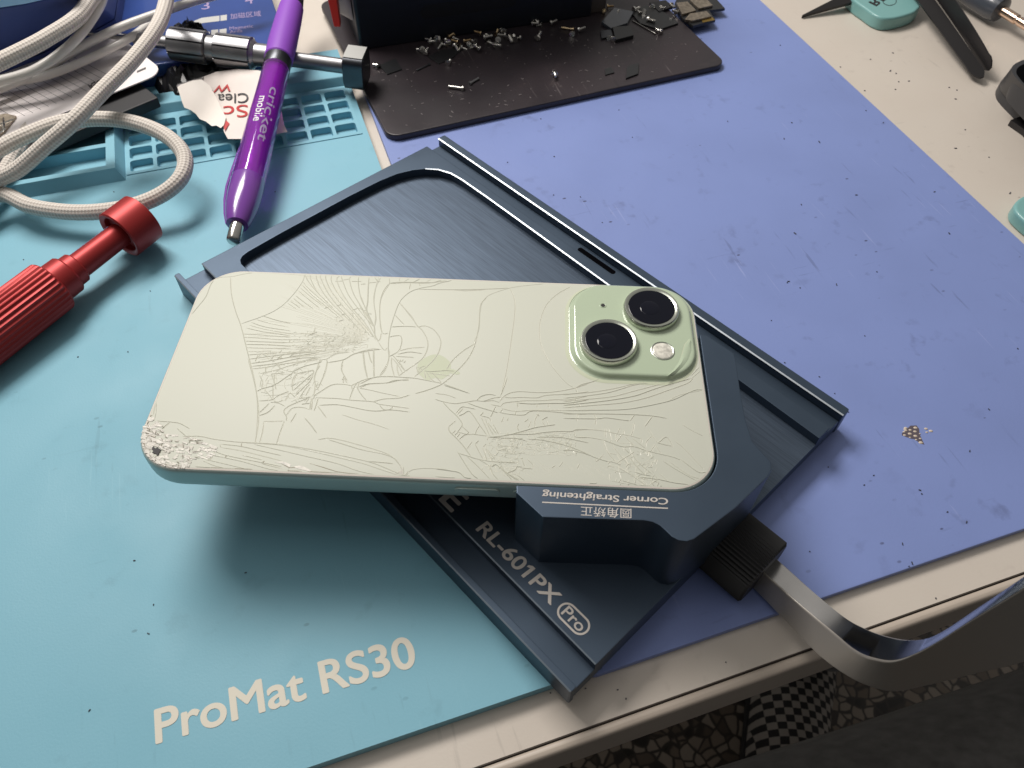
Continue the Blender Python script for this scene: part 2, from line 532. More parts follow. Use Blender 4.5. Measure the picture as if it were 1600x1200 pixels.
M['tealcase'] = material('teal_plastic', (0.20, 0.42, 0.41), 0.38, coat=0.15)
M['tweeze'] = material('black_coated_steel', (0.03, 0.028, 0.029), 0.3, metal=0.5)
M['copper'] = material('copper_steel', (0.75, 0.55, 0.42), 0.2, metal=1.0)
M['slate'] = material('slate_plastic', (0.07, 0.08, 0.10), 0.25, coat=0.4)
M['holder'] = material('charcoal_plastic', (0.033, 0.034, 0.038), 0.45, bump=(2500, 0.1, 0.05))
M['chip'] = material('chip_black', (0.02, 0.021, 0.023), 0.35)
M['pcb'] = material('shield_can', (0.33, 0.28, 0.22), 0.4, metal=0.7, var=(600, 0.35))
M['pcb_g'] = material('board_gold', (0.30, 0.20, 0.05), 0.4, metal=0.6)
M['sticker'] = material('pale_sticker', (0.50, 0.50, 0.48), 0.5)
M['tan'] = material('worn_beige', (0.64, 0.55, 0.45), 0.6)
M['trouser'] = material('charcoal_fabric', (0.15, 0.147, 0.142), 0.9, var=(120, 0.3), bump=(1500, 0.3, 0.3), sheen=0.3)
M['scar'] = material('burnt_rubber', (0.10, 0.08, 0.10), 0.6)
M['taupe'] = material('taupe_plastic', (0.12, 0.10, 0.09), 0.5)
M['dustm'] = material('grey_dust', (0.20, 0.18, 0.18), 0.5)
M['debris'] = material('dark_debris', (0.05, 0.052, 0.07), 0.7)


def floor_material():
    m = bpy.data.materials.new('terrazzo'); m.use_nodes = True
    N, L = m.node_tree.nodes, m.node_tree.links
    b = N['Principled BSDF']; b.inputs['Roughness'].default_value = 0.4
    t = N.new('ShaderNodeTexCoord')
    nz = N.new('ShaderNodeTexNoise'); nz.inputs['Scale'].default_value = 25; L.new(t.outputs['Object'], nz.inputs['Vector'])
    ad = N.new('ShaderNodeMixRGB'); ad.blend_type = 'ADD'; ad.inputs[0].default_value = 0.018
    L.new(t.outputs['Object'], ad.inputs[1]); L.new(nz.outputs['Color'], ad.inputs[2])
    e = N.new('ShaderNodeTexVoronoi'); e.feature = 'DISTANCE_TO_EDGE'; e.inputs['Scale'].default_value = 74
    v = N.new('ShaderNodeTexVoronoi'); v.inputs['Scale'].default_value = 74
    for q in (e, v): L.new(ad.outputs[0], q.inputs['Vector'])
    r = N.new('ShaderNodeValToRGB')
    els = r.color_ramp.elements
    els[0].position = 0.0; els[0].color = (0.02, 0.018, 0.016, 1)
    els[1].position = 0.22; els[1].color = (0.11, 0.085, 0.065, 1)
    k = els.new(0.5); k.color = (0.22, 0.175, 0.135, 1)
    k = els.new(0.85); k.color = (0.29, 0.245, 0.20, 1)
    k = els.new(0.14); k.color = (0.035, 0.03, 0.028, 1)
    sp = N.new('ShaderNodeSeparateColor'); L.new(v.outputs['Color'], sp.inputs[0]); L.new(sp.outputs[0], r.inputs[0])
    g = N.new('ShaderNodeMapRange'); g.inputs[1].default_value = 0.05; g.inputs[2].default_value = 0.12; L.new(e.outputs['Distance'], g.inputs[0])
    x = N.new('ShaderNodeMix'); x.data_type = 'RGBA'; x.inputs[6].default_value = (0.045, 0.038, 0.032, 1)
    L.new(g.outputs[0], x.inputs[0]); L.new(r.outputs[0], x.inputs[7]); L.new(x.outputs[2], b.inputs['Base Color'])
    return m


M['floor'] = floor_material()


def checker_material():
    m = bpy.data.materials.new('checkerboard_canvas'); m.use_nodes = True
    N, L = m.node_tree.nodes, m.node_tree.links
    b = N['Principled BSDF']; b.inputs['Roughness'].default_value = 0.8
    t = N.new('ShaderNodeTexCoord'); mp = N.new('ShaderNodeMapping')
    L.new(t.outputs['Object'], mp.inputs[0]); mp.inputs['Rotation'].default_value = (0, 0, math.radians(8)); mp.inputs['Scale'].default_value = (1, 1, 0)
    c = N.new('ShaderNodeTexChecker'); c.inputs['Scale'].default_value = 125
    c.inputs['Color1'].default_value = (0.30, 0.27, 0.24, 1); c.inputs['Color2'].default_value = (0.012, 0.011, 0.011, 1)
    L.new(mp.outputs[0], c.inputs['Vector']); L.new(c.outputs['Color'], b.inputs['Base Color'])
    return m


M['checker'] = checker_material()

# ------------------------------------------------------------------ setting: floor, desk
mb = MB(); mb.sheet([(-2500, -1500), (2500, -1500), (2500, 2500), (-2500, 2500)], -720)
tag(mb.build('floor', M['floor']), 'dark terrazzo floor of large pale stones under the desk', kind='structure')

desk = thing('desk', 'cream laminate workbench top with a dark seam along its front edge', 'desk', DK(150, 45, -18), DK.a)
mb = MB(); mb.box(DK, -700, 900, 41.6, 1000, -18, 0)
mb.build('desktop', M['laminate'], desk)
mb = MB(); mb.box(DK, -700, 900, 41.28, 41.5, -17.5, -0.1)
mb.build('seam', M['seam'], desk)
mb = MB(); mb.box(DK, -700, 900, 38.2, 41.2, -18, 0)
mb.build('edge_band', M['edge'], desk, bev=1.6, seg=4)

# ------------------------------------------------------------------ periwinkle mat
ZP = 2.5
mat_p = thing('work_mat', 'periwinkle rubber work mat with specks, scratches and a burnt spot', 'mat', DK(150, 200, 0), DK.a)
mb = MB(); mb.prism(rr(DK, 40.6, 264.4, 52.0, 470, 3), 0, ZP)
mb.build('mat_sheet', M['purple'], mat_p, bev=0.5)
mb = MB()
for (x, y, r) in [(430, 495, .9), (412, 530, .8), (430, 560, .8), (385, 600, .7), (400, 690, .8), (545, 750, .6), (540, 650, 1.0), (550, 550, .8), (690, 490, 1.0), (680, 590, .9), (690, 710, 1.0), (710, 810, .6), (820, 780, .7), (835, 885, 1.1), (810, 650, .5), (975, 515, .9), (1105, 575, 1.0), (995, 610, .7)]:
    P = at(1390 + x / 17.14, 640 + y / 17.14, ZP)
    w = 3.6 * r * mmpx(P)
    mb.ball((P.x, P.y, ZP - 0.1), w, w * 0.7, 0.35, n=10, m=6)
mb.build('blistered_patch', M['tan'], mat_p)
mb = MB()
mb.prism([at(1390 + x / 17.14, 640 + y / 17.14, 0) + (at(1390 + x / 17.14, 640 + y / 17.14, ZP) - at(1390 + x / 17.14, 640 + y / 17.14, 0)) for x, y in [(390, 580), (560, 430), (720, 425), (790, 520), (800, 640), (830, 720), (930, 940), (800, 900), (690, 800), (540, 770), (330, 690), (330, 630)]], ZP, ZP + 0.05)
mb.build('burn_mark', M['scar'], mat_p)

# small loose grit on the mats
mb = MB()
def fleck(px, py, z, ln=1.0, an=None, w=None):
    P = at(px, py, z)
    an = R_.random() * 6.28 if an is None else an
    k = mmpx(P)
    u = Vector((math.cos(an), math.sin(an), 0)) * ln * k
    v = Vector((-math.sin(an), math.cos(an), 0)) * (w or R_.uniform(0.9, 1.6)) * k
    mb.obox(P + Vector((0, 0, 0.12)), u, v, (0, 0, 0.14))
for (x, y, l) in [(866, 245, 2.4), (793, 254, 1.8), (865, 305, 2), (907, 308, 1.8), (941, 348, 1.5), (967, 172, 2), (845, 186, 1.6), (988, 215, 1.6), (1219, 71, 2), (1353, 173, 2), (1232, 440, 4), (1280, 222, 5), (1242, 365, 4), (1225, 217, 3), (1137, 190, 3), (1237, 192, 2.5), (1338, 305, 3), (1380, 192, 2), (1460, 300, 2.5), (1483, 365, 4), (1230, 442, 3), (1307, 445, 4), (1252, 320, 4), (1370, 425, 2.5), (1250, 450, 2), (1226, 567, 2.6), (1205, 501, 2), (1280, 589, 2), (1304, 615, 2), (1325, 644, 2.5), (1351, 525, 2), (1365, 743, 3), (1294, 730, 2.4), (1265, 862, 2.2), (1350, 758, 2), (1510, 816, 4), (1425, 880, 4), (1437, 766, 5), (1440, 772, 3), (1420, 885, 2), (1590, 545, 3), (1545, 640, 3), (1515, 705, 4), (1410, 850, 4), (1480, 800, 3)]:
    fleck(x, y, ZP, l * R_.uniform(.3, .6), w=R_.uniform(.45, .75))
for (x, y, l) in [(320, 582, 2), (37, 406, 1.6), (122, 558, 2.5), (210, 876, 4), (240, 945, 3), (232, 990, 5), (384, 895, 4), (140, 1110, 5), (235, 455, 2), (200, 550, 2), (430, 300, 2), (178, 300, 2.4)]:
    fleck(x, y, 4.0, l * .4, w=.6)
for (x, y, l) in [(1395, 83, 2.6), (1360, 93, 1.8), (1391, 111, 4), (1400, 115, 2.6), (1420, 127, 2.8), (1404, 128, 1.8), (1399, 140, 2), (1351, 142, 2), (1483, 137, 2.2), (1495, 141, 2.4), (1493, 155, 3), (1493, 232, 4), (1578, 302, 5), (1508, 203, 1.8), (1313, 105, 1.8), (1545, 246, 1.6), (915, 1076, 2), (860, 1083, 2), (965, 1078, 2.6), (978, 1092, 2.6), (1134, 1035, 2), (1462, 935, 2)]:
    fleck(x, y, 0.0, l * .5, w=.8)
tag(mb.build('grit', M['debris']), 'dark crumbs of grit scattered over the mats and desktop', 'grit', kind='stuff')

# ------------------------------------------------------------------ teal silicone mat
ZT = 4.0
mat_t = thing('repair_mat', 'teal silicone repair mat with compartments and pale lettering', 'mat', DK(-80, 180, 0), DK.a)
mb = MB()
TX0, TX1, TY0, TY1 = -330, 35.6, 53.0, 372
gx = [-63.6 + i * (32.4 + 63.6) / 8 for i in range(9)]          # cell columns
gx = []
x = -63.4
for i in range(9):
    gx.append((x, x + 9.2)); x += 10.72
gy = []
y = 300.2
for j in range(4):
    gy.append((y, y + 7.6)); y += 9.1
xs = [TX0, -62.9 - 40] 
def slab(a0, a1, b0, b1, z0, z1): mb.box(DK, a0, a1, b0, b1, z0, z1)
# body as butted slabs around the wells
slab(TX0, TX1, TY0, gy[0][0], 0, ZT)
slab(TX0, gx[0][0], gy[0][0], TY1, 0, ZT)
slab(gx[0][0], TX1, gy[-1][1], TY1, 0, ZT)
slab(gx[-1][1], TX1, gy[0][0], gy[-1][1], 0, ZT)
mb.build('mat_body', M['teal'], mat_t, bev=0.0)
mb = MB()
slab(gx[0][0], gx[-1][1], gy[0][0], gy[-1][1], 0, 1.5)
mb.build('well_floor', M['teal'], mat_t)
mb = MB()
e = 0.02
us = [gx[0][0]] + [v for a in gx for v in a]
vs_ = [v for a in gy for v in a]
nx, ny = len(gx), len(gy)
def gridwall():
    # one connected lattice with rounded cell corners
    bm = mb.bm
    X0, X1, Y0, Y1 = gx[0][0] - 1.6, gx[-1][1] + 1.6, gy[0][0] - 1.6, gy[-1][1] + 1.6
    for i, (a0, a1) in enumerate(gx):
        for j, (b0, b1) in enumerate(gy):
            l = X0 if i == 0 else (gx[i - 1][1] + a0) / 2
            r = X1 if i == nx - 1 else (a1 + gx[i + 1][0]) / 2
            d = Y0 if j == 0 else (gy[j - 1][1] + b0) / 2
            u = Y1 if j == ny - 1 else (b1 + gy[j + 1][0]) / 2
            n = 4; q = 1.3
            inner = rr(DK, a0, a1, b0, b1, q, n)
            flo = rr(DK, a0 + .25, a1 - .25, b0 + .25, b1 - .25, q, n)
            outer = []
            for (sx_, sy_), (cx, cy) in zip(((1, 1), (-1, 1), (-1, -1), (1, -1)), ((r, u), (l, u), (l, d), (r, d))):
                for k in range(n + 1):
                    f = k / n
                    # walk the square outline, corner in the middle
                    ax = a1 if sx_ > 0 else a0; by = b1 if sy_ > 0 else b0
                    ix = ax - sx_ * q; iy = by - sy_ * q
                    first_h = (sx_ * sy_ < 0)
                    if (f < .5): p = (ix, cy) if first_h else (cx, iy)
                    elif f == .5: p = (cx, cy)
                    else: p = (cx, iy) if first_h else (ix, cy)
                    outer.append(DK(*p))
            zt = ZT + 0.35
            ri = [[Vector((p.x, p.y, zt)) for p in outer], [Vector((p.x, p.y, zt)) for p in inner], [Vector((p.x, p.y, 1.55)) for p in flo]]
            mb.loft(ri, cap0=False, cap1=False)
    q = [DK(X0, Y0), DK(X1, Y0), DK(X1, Y1), DK(X0, Y1)]
    mb.loft([[Vector((p.x, p.y, ZT - .2)) for p in q], [Vector((p.x, p.y, ZT + 0.35)) for p in q]], cap0=False, cap1=False)
    bmesh.ops.remove_doubles(bm, verts=bm.verts, dist=0.01)
gridwall()
mb.build('compartment_grid', M['teal'], mat_t, smooth=30)
# raised far rail
mb = MB()
mb.loft([[DK(-64, 340.2, ZT - .1), DK(36, 338.6, ZT - .1), DK(36, 352, ZT - .1), DK(-64, 352, ZT - .1)],
         [DK(-63.4, 342.5, ZT + 3.6), DK(35.4, 340.8, ZT + 3.6), DK(35.4, 351, ZT + 3.6), DK(-63.4, 351, ZT + 3.6)]])
mb.build('raised_rail', M['teal'], mat_t, bev=0.5)
# big trays with sloping outer walls
mb = MB()
def tray_frame(a0, a1, b0, b1, cells, h=5.0, fl=2.4):
    o0 = [DK(a0, b0, ZT - .1), DK(a1, b0, ZT - .1), DK(a1, b1, ZT - .1), DK(a0, b1, ZT - .1)]
    o1 = [DK(a0 + fl, b0 + fl, ZT + h), DK(a1 - fl, b0 + fl, ZT + h), DK(a1 - fl, b1 - fl, ZT + h), DK(a0 + fl, b1 - fl, ZT + h)]
    mb.loft([o0, o1], cap0=False, cap1=False)
    a0 += fl; a1 -= fl; b0 += fl; b1 -= fl
    X = [a0] + [c for cc in cells[0] for c in cc] + [a1]
    Y = [b0] + [c for cc in cells[1] for c in cc] + [b1]
    for i in range(len(X) - 1):
        for j in range(len(Y) - 1):
            hole = i % 2 == 1 and j % 2 == 1
            z = 1.0 if hole else ZT + h
            c = [DK(X[i], Y[j], z), DK(X[i + 1], Y[j], z), DK(X[i + 1], Y[j + 1], z), DK(X[i], Y[j + 1], z)]
            if hole:
                t = [Vector((p.x, p.y, ZT + h)) for p in c]
                b = [p.lerp(sum(c, Vector()) / 4, 0.04) for p in c]
                b = [Vector((p.x, p.y, ZT + 0.12)) for p in b]
                mb.loft([t, b], cap0=False)
            else:
                mb.face([mb.bm.verts.new(p) for p in c])
    bmesh.ops.remove_doubles(mb.bm, verts=mb.bm.verts, dist=0.01)
tray_frame(-178, -65.3, 295.5, 350, ([(-172.5, -128.5), (-126.2, -109.5), (-107, -71.2)], [(300.6, 313.8), (316.4, 344)]))
mb.build('parts_tray', M['teal'], mat_t, smooth=30)
text('ProMat RS30', 'lettering', M['print'], mat_t, at(243, 1162, ZT), at(653, 1039, ZT), at(240.5, 1110, ZT), bold=0.02)

# ------------------------------------------------------------------ repair fixture
ZB, ZL, ZPL, ZR, ZF = 4.0, 10.0, 13.5, 13.2, 7.0
fxt = thing('repair_fixture', 'dark blue metal screen repair base with raised side rails and a recessed bed', 'repair fixture', FX(-125, 111, ZB), FX.a)
S0, S1 = -220.2, -29.2
mb = MB(); mb.box(FX, S0 - .6, S1, 52.3, 170.0, ZB, ZL)
mb.build('base_plate', M['alu'], fxt, bev=0.35)
# bed plate with the recess, built as an outline with one open bay
left_t, right_t = 71.5, 158.6
rec = [(S1, right_t - 1.5), (-60, 157.6), (-118, 158.6), (-180.2, 159.3), (-194, 159.2), (-200, 158.6), (-205.3, 156.4), (-209, 153.0), (-211.8, 148.6), (-214.0, 142.5), (-215.0, 135), (-215.4, 120.7), (-215.0, 90), (-214.4, 75.5), (-213.8, 72.8), (-212.5, 71.2), (-210.5, 70.4), (-100, 70.4), (-95, 72), (-70, 97), (-66, 99), (S1, 99)]
far = [(S0, 60.2), (S0, 163.0)]
out = [(S1, 163.0)] + rec + [(S1, 59.2), (S0, 60.2), (S0, 163.0)]
mb = MB(); mb.prism([FX(a, b) for a, b in out], ZF + .01, ZPL)
mb.build('bed_plate', M['alu'], fxt, bev=0.3)
mb = MB(); mb.prism([FX(a, b) for a, b in [(S1 - .05, 59.25), (S0 + .05, 60.25), (S0 + .05, 162.9), (S1 - .05, 162.9)]], ZL + .0, ZL + .02)
mb.bm.free()
mb = MB(); mb.prism([FX(a, b) for a, b in rec], ZL + 0.02, ZL + 0.08)
# recess floor sits just proud of the base plate under it
mb.build('recess_floor', M['alu_floor'], fxt)
for (t0, t1) in ((50.2, 52.2), (170.1, 173.6)):
    mb = MB()
    mb.prism(rr(FX, S0 - 1.5, S1 + .3, t0, t1, (0.2, 0.2, 0.2, 0.2) if False else 0.6, 3), ZB - .5, ZR)
    mb.build('side_rail', M['alu'], fxt, bev=0.3, seg=2)
mb = MB(); mb.prism(rr(FX, -138, -120, 166.3, 168.4, 1.0, 5), ZL, ZL + .06)
mb.build('screw_slot', M['void'], fxt)
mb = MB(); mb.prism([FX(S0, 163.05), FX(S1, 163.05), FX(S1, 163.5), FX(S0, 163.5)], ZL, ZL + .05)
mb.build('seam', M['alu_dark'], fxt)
R0, R1, RT = at(743, 827, ZPL), at(861, 946, ZPL), at(761, 814, ZPL)
text('RL-601PX', 'lettering', M['print_grey'], fxt, R0, R1, RT, bold=0.02, flag_after='RL-60')
P0, P1, PT = at(876, 958, ZPL), at(905, 988.5, ZPL), at(889, 946, ZPL)
text('Pro', 'lettering', M['print_grey'], fxt, P0, P1, PT, bold=0.014)
s0, t0 = FX.inv(P0); s1, t1 = FX.inv(P1); sT, tT = FX.inv(PT)
h = tT - t0
mb = MB()
cy = (t0 + t1) / 2 + h * 0.48
def pill(a0, a1, w): return rr(FX, a0, a1, cy - w, cy + w, w * .98, 10)
po, pi_ = pill(s0 - h * .52, s1 + h * .45, h * .86), pill(s0 - h * .34, s1 + h * .27, h * .68)
mb.loft([[Vector((p.x, p.y, ZPL + .06)) for p in po], [Vector((p.x, p.y, ZPL + .06)) for p in pi_]], cap0=False, cap1=False)
mb.build('badge_outline', M['print_grey'], fxt)
E1, ET = at(706, 801, ZPL), at(737, 782, ZPL)
sE, tE = FX.inv(E1)
hE = FX.inv(ET)[1] - tE
text('RELIFE', 'lettering', M['print_grey'], fxt, FX(sE - 36, tE, ZPL), FX(sE, tE, ZPL), FX(sE - 36, tE + hE, ZPL), bold=0.02)

# machined chamfers along the edges; their highlights are put into lighter metal
def chamfer(pts, z, w, d, m='chamfer'):
    mb = MB()
    rows = []
    for i, (a, b) in enumerate(pts):
        a0, a1 = pts[max(i - 1, 0)], pts[min(i + 1, len(pts) - 1)]
        t = Vector((a1[0] - a0[0], a1[1] - a0[1])).normalized()
        nn = Vector((-t.y, t.x)) * d
        rows.append([FX(a + nn.x * .25, b + nn.y * .25, z + .05), FX(a - nn.x * w, b - nn.y * w, z - w * .6), FX(a + nn.x * .2, b + nn.y * .2, z - w)])
    mb.loft(rows)
    return mb.build('chamfer_highlight', M[m], fxt, smooth=30)
chamfer([(S0 - 1.3, 170.15), (S1 + .2, 170.15)], ZR, .24, 1)
chamfer([q for q in rec[1:8]], ZPL, .22, -1)
chamfer([(S0 - 1.0, 50.2), (S1 + .1, 50.2)], ZR, .16, 1, 'edge_highlight')
chamfer([(S0 + .2, 60.15), (S1 - .2, 59.25)], ZPL, .14, 1, 'edge_highlight')
mb = MB(); mb.box(FX, S0, S1, 52.25, 52.8, ZL, ZL + .04); mb.build('seam', M['dark'], fxt)  # dark strip: shade along the rail's inner foot put into colour
# corner block
blk = thing('corner_clamp_block', 'dark blue metal corner straightening block gripping one corner of the phone', 'clamp block', at(1090, 760, ZPL), PH.a)
x_r, y_b, rc = 74.25, -35.85, 12.2
def blk_px(lst, z): return [PH.inv(at(x, y, z)) for x, y in lst]
zb_ = 38.35
outer = [PH.inv(at(x, y, zb_)) for x, y in [(807, 770), (848, 808), (940, 811), (1006, 813), (1020, 815.5), (1031, 821), (1040, 829), (1049, 838), (1060, 844), (1073, 846), (1085, 842), (1150, 793), (1200, 745), (1206, 734), (1205, 722), (1176, 690), (1165, 655), (1157, 612), (1150, 563), (1147, 552), (1105, 524), (1093, 522)]]
inner = [(x_r, 15.8)] + [(x_r - rc + rc * math.cos(a), y_b + rc + rc * math.sin(a)) for a in [math.radians(-d) for d in range(0, 91, 9)]] + [(23.4, y_b)]
mb = MB(); mb.prism([PH(a, b) for a, b in outer + inner], ZPL - 3.4, zb_)
mb.build('block_body', M['alu'], blk, bev=0.35, seg=2)
ledge = [(x_r + .3, 12), (x_r + .3, y_b + 3), (62, y_b - .3), (30, y_b - .3), (34, y_b + 5), (60, y_b + 8), (66, 12)]
mb = MB(); mb.prism([PH(a, b) for a, b in ledge], ZPL - 3.4, 30.6)
mb.build('support_step', M['alu'], blk, bev=0.3)
text('Corner Straightening', 'lettering', M['print_grey'], blk, at(1044, 779, zb_), at(848, 768.5, zb_), at(1043.5, 789, zb_), bold=0.016)
mb = MB()
q = [at(1043.5, 793.5, zb_), at(847, 784, zb_), at(847, 785.8, zb_), at(1043.5, 795.3, zb_)]
mb.sheet(q, zb_ + .06); mb.build('underline', M['print_grey'], blk)
text('圆角矫正', 'lettering', M['print_grey'], blk, at(986.5, 796.5, zb_), at(907.5, 792.5, zb_), at(986.5, 809.5, zb_), bold=0.0, cap=0.78)

# ------------------------------------------------------------------ phone
ZBK = 38.5
ph = thing('phone', 'pale mint phone lying face down with its back glass shattered', 'phone', PH(0, 0, 30.7), PH.a)
hx, hy = 74.0, 35.75
mb = MB()
rings = []
for (ins, z) in [(2.2, 30.7), (1.1, 30.85), (.4, 31.3), (.05, 32.1), (0, 33), (0, 36.6), (.08, 37.4), (.3, 38.0), (.62, 38.3), (.8, 38.34)]:
    rings.append([Vector((p.x, p.y, z)) for p in rr(PH, -hx + ins, hx - ins, -hy + ins, hy - ins, 12.4 - ins, 12)])
mb.loft(rings)
mb.build('metal_frame', M['frame'], ph, smooth=40)
mb = MB()
rings = []
for (ins, z) in [(.85, 38.2), (.85, 38.42), (.95, 38.47), (1.1, 38.5)]:
    rings.append([Vector((p.x, p.y, z)) for p in rr(PH, -hx + ins, hx - ins, -hy + ins, hy - ins, 12.4 - ins, 12)])
mb.loft(rings)
glass = mb.build('back_glass', M['glass'], ph)
mb = MB()
rings = []
for (ins, z) in [(1.9, 30.4), (1.9, 30.72)]:
    rings.append([Vector((p.x, p.y, z)) for p in rr(PH, -hx + ins, hx - ins, -hy + ins, hy - ins, 12.4 - ins, 8)])
mb.loft(rings); mb.build('screen', M['lens'], ph)

def side_button(x0, x1, name='volume_button'):
    mb = MB(); n = 6; w = 1.15; zc = 34.9
    ring = []
    for (cx, a0) in ((x1 - w, -90), (x0 + w, 90)):
        for k in range(n + 1):
            a = math.radians(a0 + 180 * k / n); ring.append((cx + w * math.cos(a), zc + w * math.sin(a)))
    mb.loft([[PH(a, -hy + .05, z) for a, z in ring], [PH(a, -hy - .42, z) for a, z in ring]])
    mb.build(name, M['frame'], ph, bev=0.12)
x0 = PH.inv(at(709, 772, 35))[0]; x1 = PH.inv(at(780, 774, 35))[0]
side_button(x0, x1)
side_button(x1 + 3.4, x1 + 3.4 + (x1 - x0))

# camera bump
mb = MB()
bx0, bx1, by0, by1 = 37.2, 72.4, -1.2, 34.3
rings = []
for (ins, z) in [(-.7, 38.48), (-.25, 38.55), (.1, 38.8), (.35, 39.3), (.6, 39.75), (.95, 39.95), (1.4, 40.0)]:
    rings.append([Vector((p.x, p.y, z)) for p in rr(PH, bx0 + ins, bx1 - ins, by0 + ins, by1 - ins, 10.5 - ins, 12)])
mb.loft(rings)
bump = mb.build('camera_plateau', M['mint'], ph)
mb = MB()
ro, ri_ = rr(PH, bx0 - 1.6, bx1 + .4, by0 - 1.6, by1 + .5, 11.6, 12), rr(PH, bx0 - .6, bx1 + .1, by0 - .6, by1 + .2, 10.9, 12)
mb.loft([[Vector((p.x, p.y, 38.53)) for p in ro], [Vector((p.x, p.y, 38.62)) for p in ri_]], cap0=False, cap1=False)
mb.build('plateau_skirt', M['mint_logo'], bump)
for (cx, cy) in ((60.4, 23.4), (47.6, 10.0)):
    c = PH(cx, cy, 40)
    mb = MB()
    mb.lathe(c, (0, 0, 1), [(-.1, 8.15), (.5, 8.15), (1.75, 7.95), (2.0, 7.75), (2.05, 7.4), (1.7, 6.75), (1.55, 6.7), (1.5, .01)], n=64)
    rg = mb.build('camera_lens', M['ring'], bump, smooth=40)
    mb = MB(); mb.lathe(c, (0, 0, 1), [(1.5, 6.72), (1.72, 6.72), (1.78, 6.6), (1.785, 6.5), (1.785, 6.2), (1.785, .01)], n=64)
    gl = mb.build('lens_glass', M['lens'], rg)
    mb = MB(); mb.ball((c.x - .6, c.y - .4, 41.7), 2.9, 2.9, .32, n=32, m=16, z0=0)
    mb.build('inner_lens', M['lens_in'], rg)
c = PH(62.7, 8.3, 40)
mb = MB(); mb.lathe(c, (0, 0, 1), [(-.1, 3.35), (.12, 3.35), (.2, 3.1), (.1, 2.95)], n=40)
fl = mb.build('flash_ring', M['ring'], bump)
mb = MB(); mb.ball((c.x, c.y, 40), 2.95, 2.95, .4, n=32, m=12, z0=0)
mb.build('flash', M['flash'], bump)
c = PH(46.6, 25.0, 40)
mb = MB(); mb.lathe(c, (0, 0, 1), [(-.1, .95), (.1, .95), (.12, .8), (-.0, .62)], n=24); mb.build('microphone_ring', M['mint'], bump)
mb = MB(); mb.lathe(c, (0, 0, 1), [(0.02, .6), (.08, .6)], n=20); mb.build('microphone', M['dark'], bump)

# faint emblem under the cracks: apple silhouette, bite towards the far edge, stem towards the cameras
mb = MB()
def emblem(sc):
    pts = []
    for k in range(60):
        th = 2 * math.pi * k / 60
        r = 1.0 + 0.05 * math.cos(4 * th) - 0.17 * math.exp(-((math.remainder(th - math.pi / 2, 2 * math.pi)) / .35) ** 2) - 0.09 * math.exp(-((math.remainder(th + math.pi / 2, 2 * math.pi)) / .28) ** 2)
        x, y = r * math.cos(th) * .93, r * math.sin(th)
        d = math.hypot(x - 1.12, y - .16)
        if d < .42:
            v = Vector((x - 1.12, y - .16)).normalized() * .42; x, y = 1.12 + v.x, .16 + v.y
        pts.append((x * sc, y * sc))
    return pts
E_ = emblem(5.0)
mb.sheet([PH(-.5 + y, .2 - x) for x, y in E_], ZBK + .012)
mb.sheet([PH(-.5 + 5.3 + 1.9 * math.cos(a) * 1.0 + .9 * math.sin(a) * .0, -.9 + .8 * math.sin(a) - .5 * math.cos(a)) for a in [i * math.pi / 8 for i in range(16)]], ZBK + .02)
mb.build('emblem', M['mint_logo'], glass)

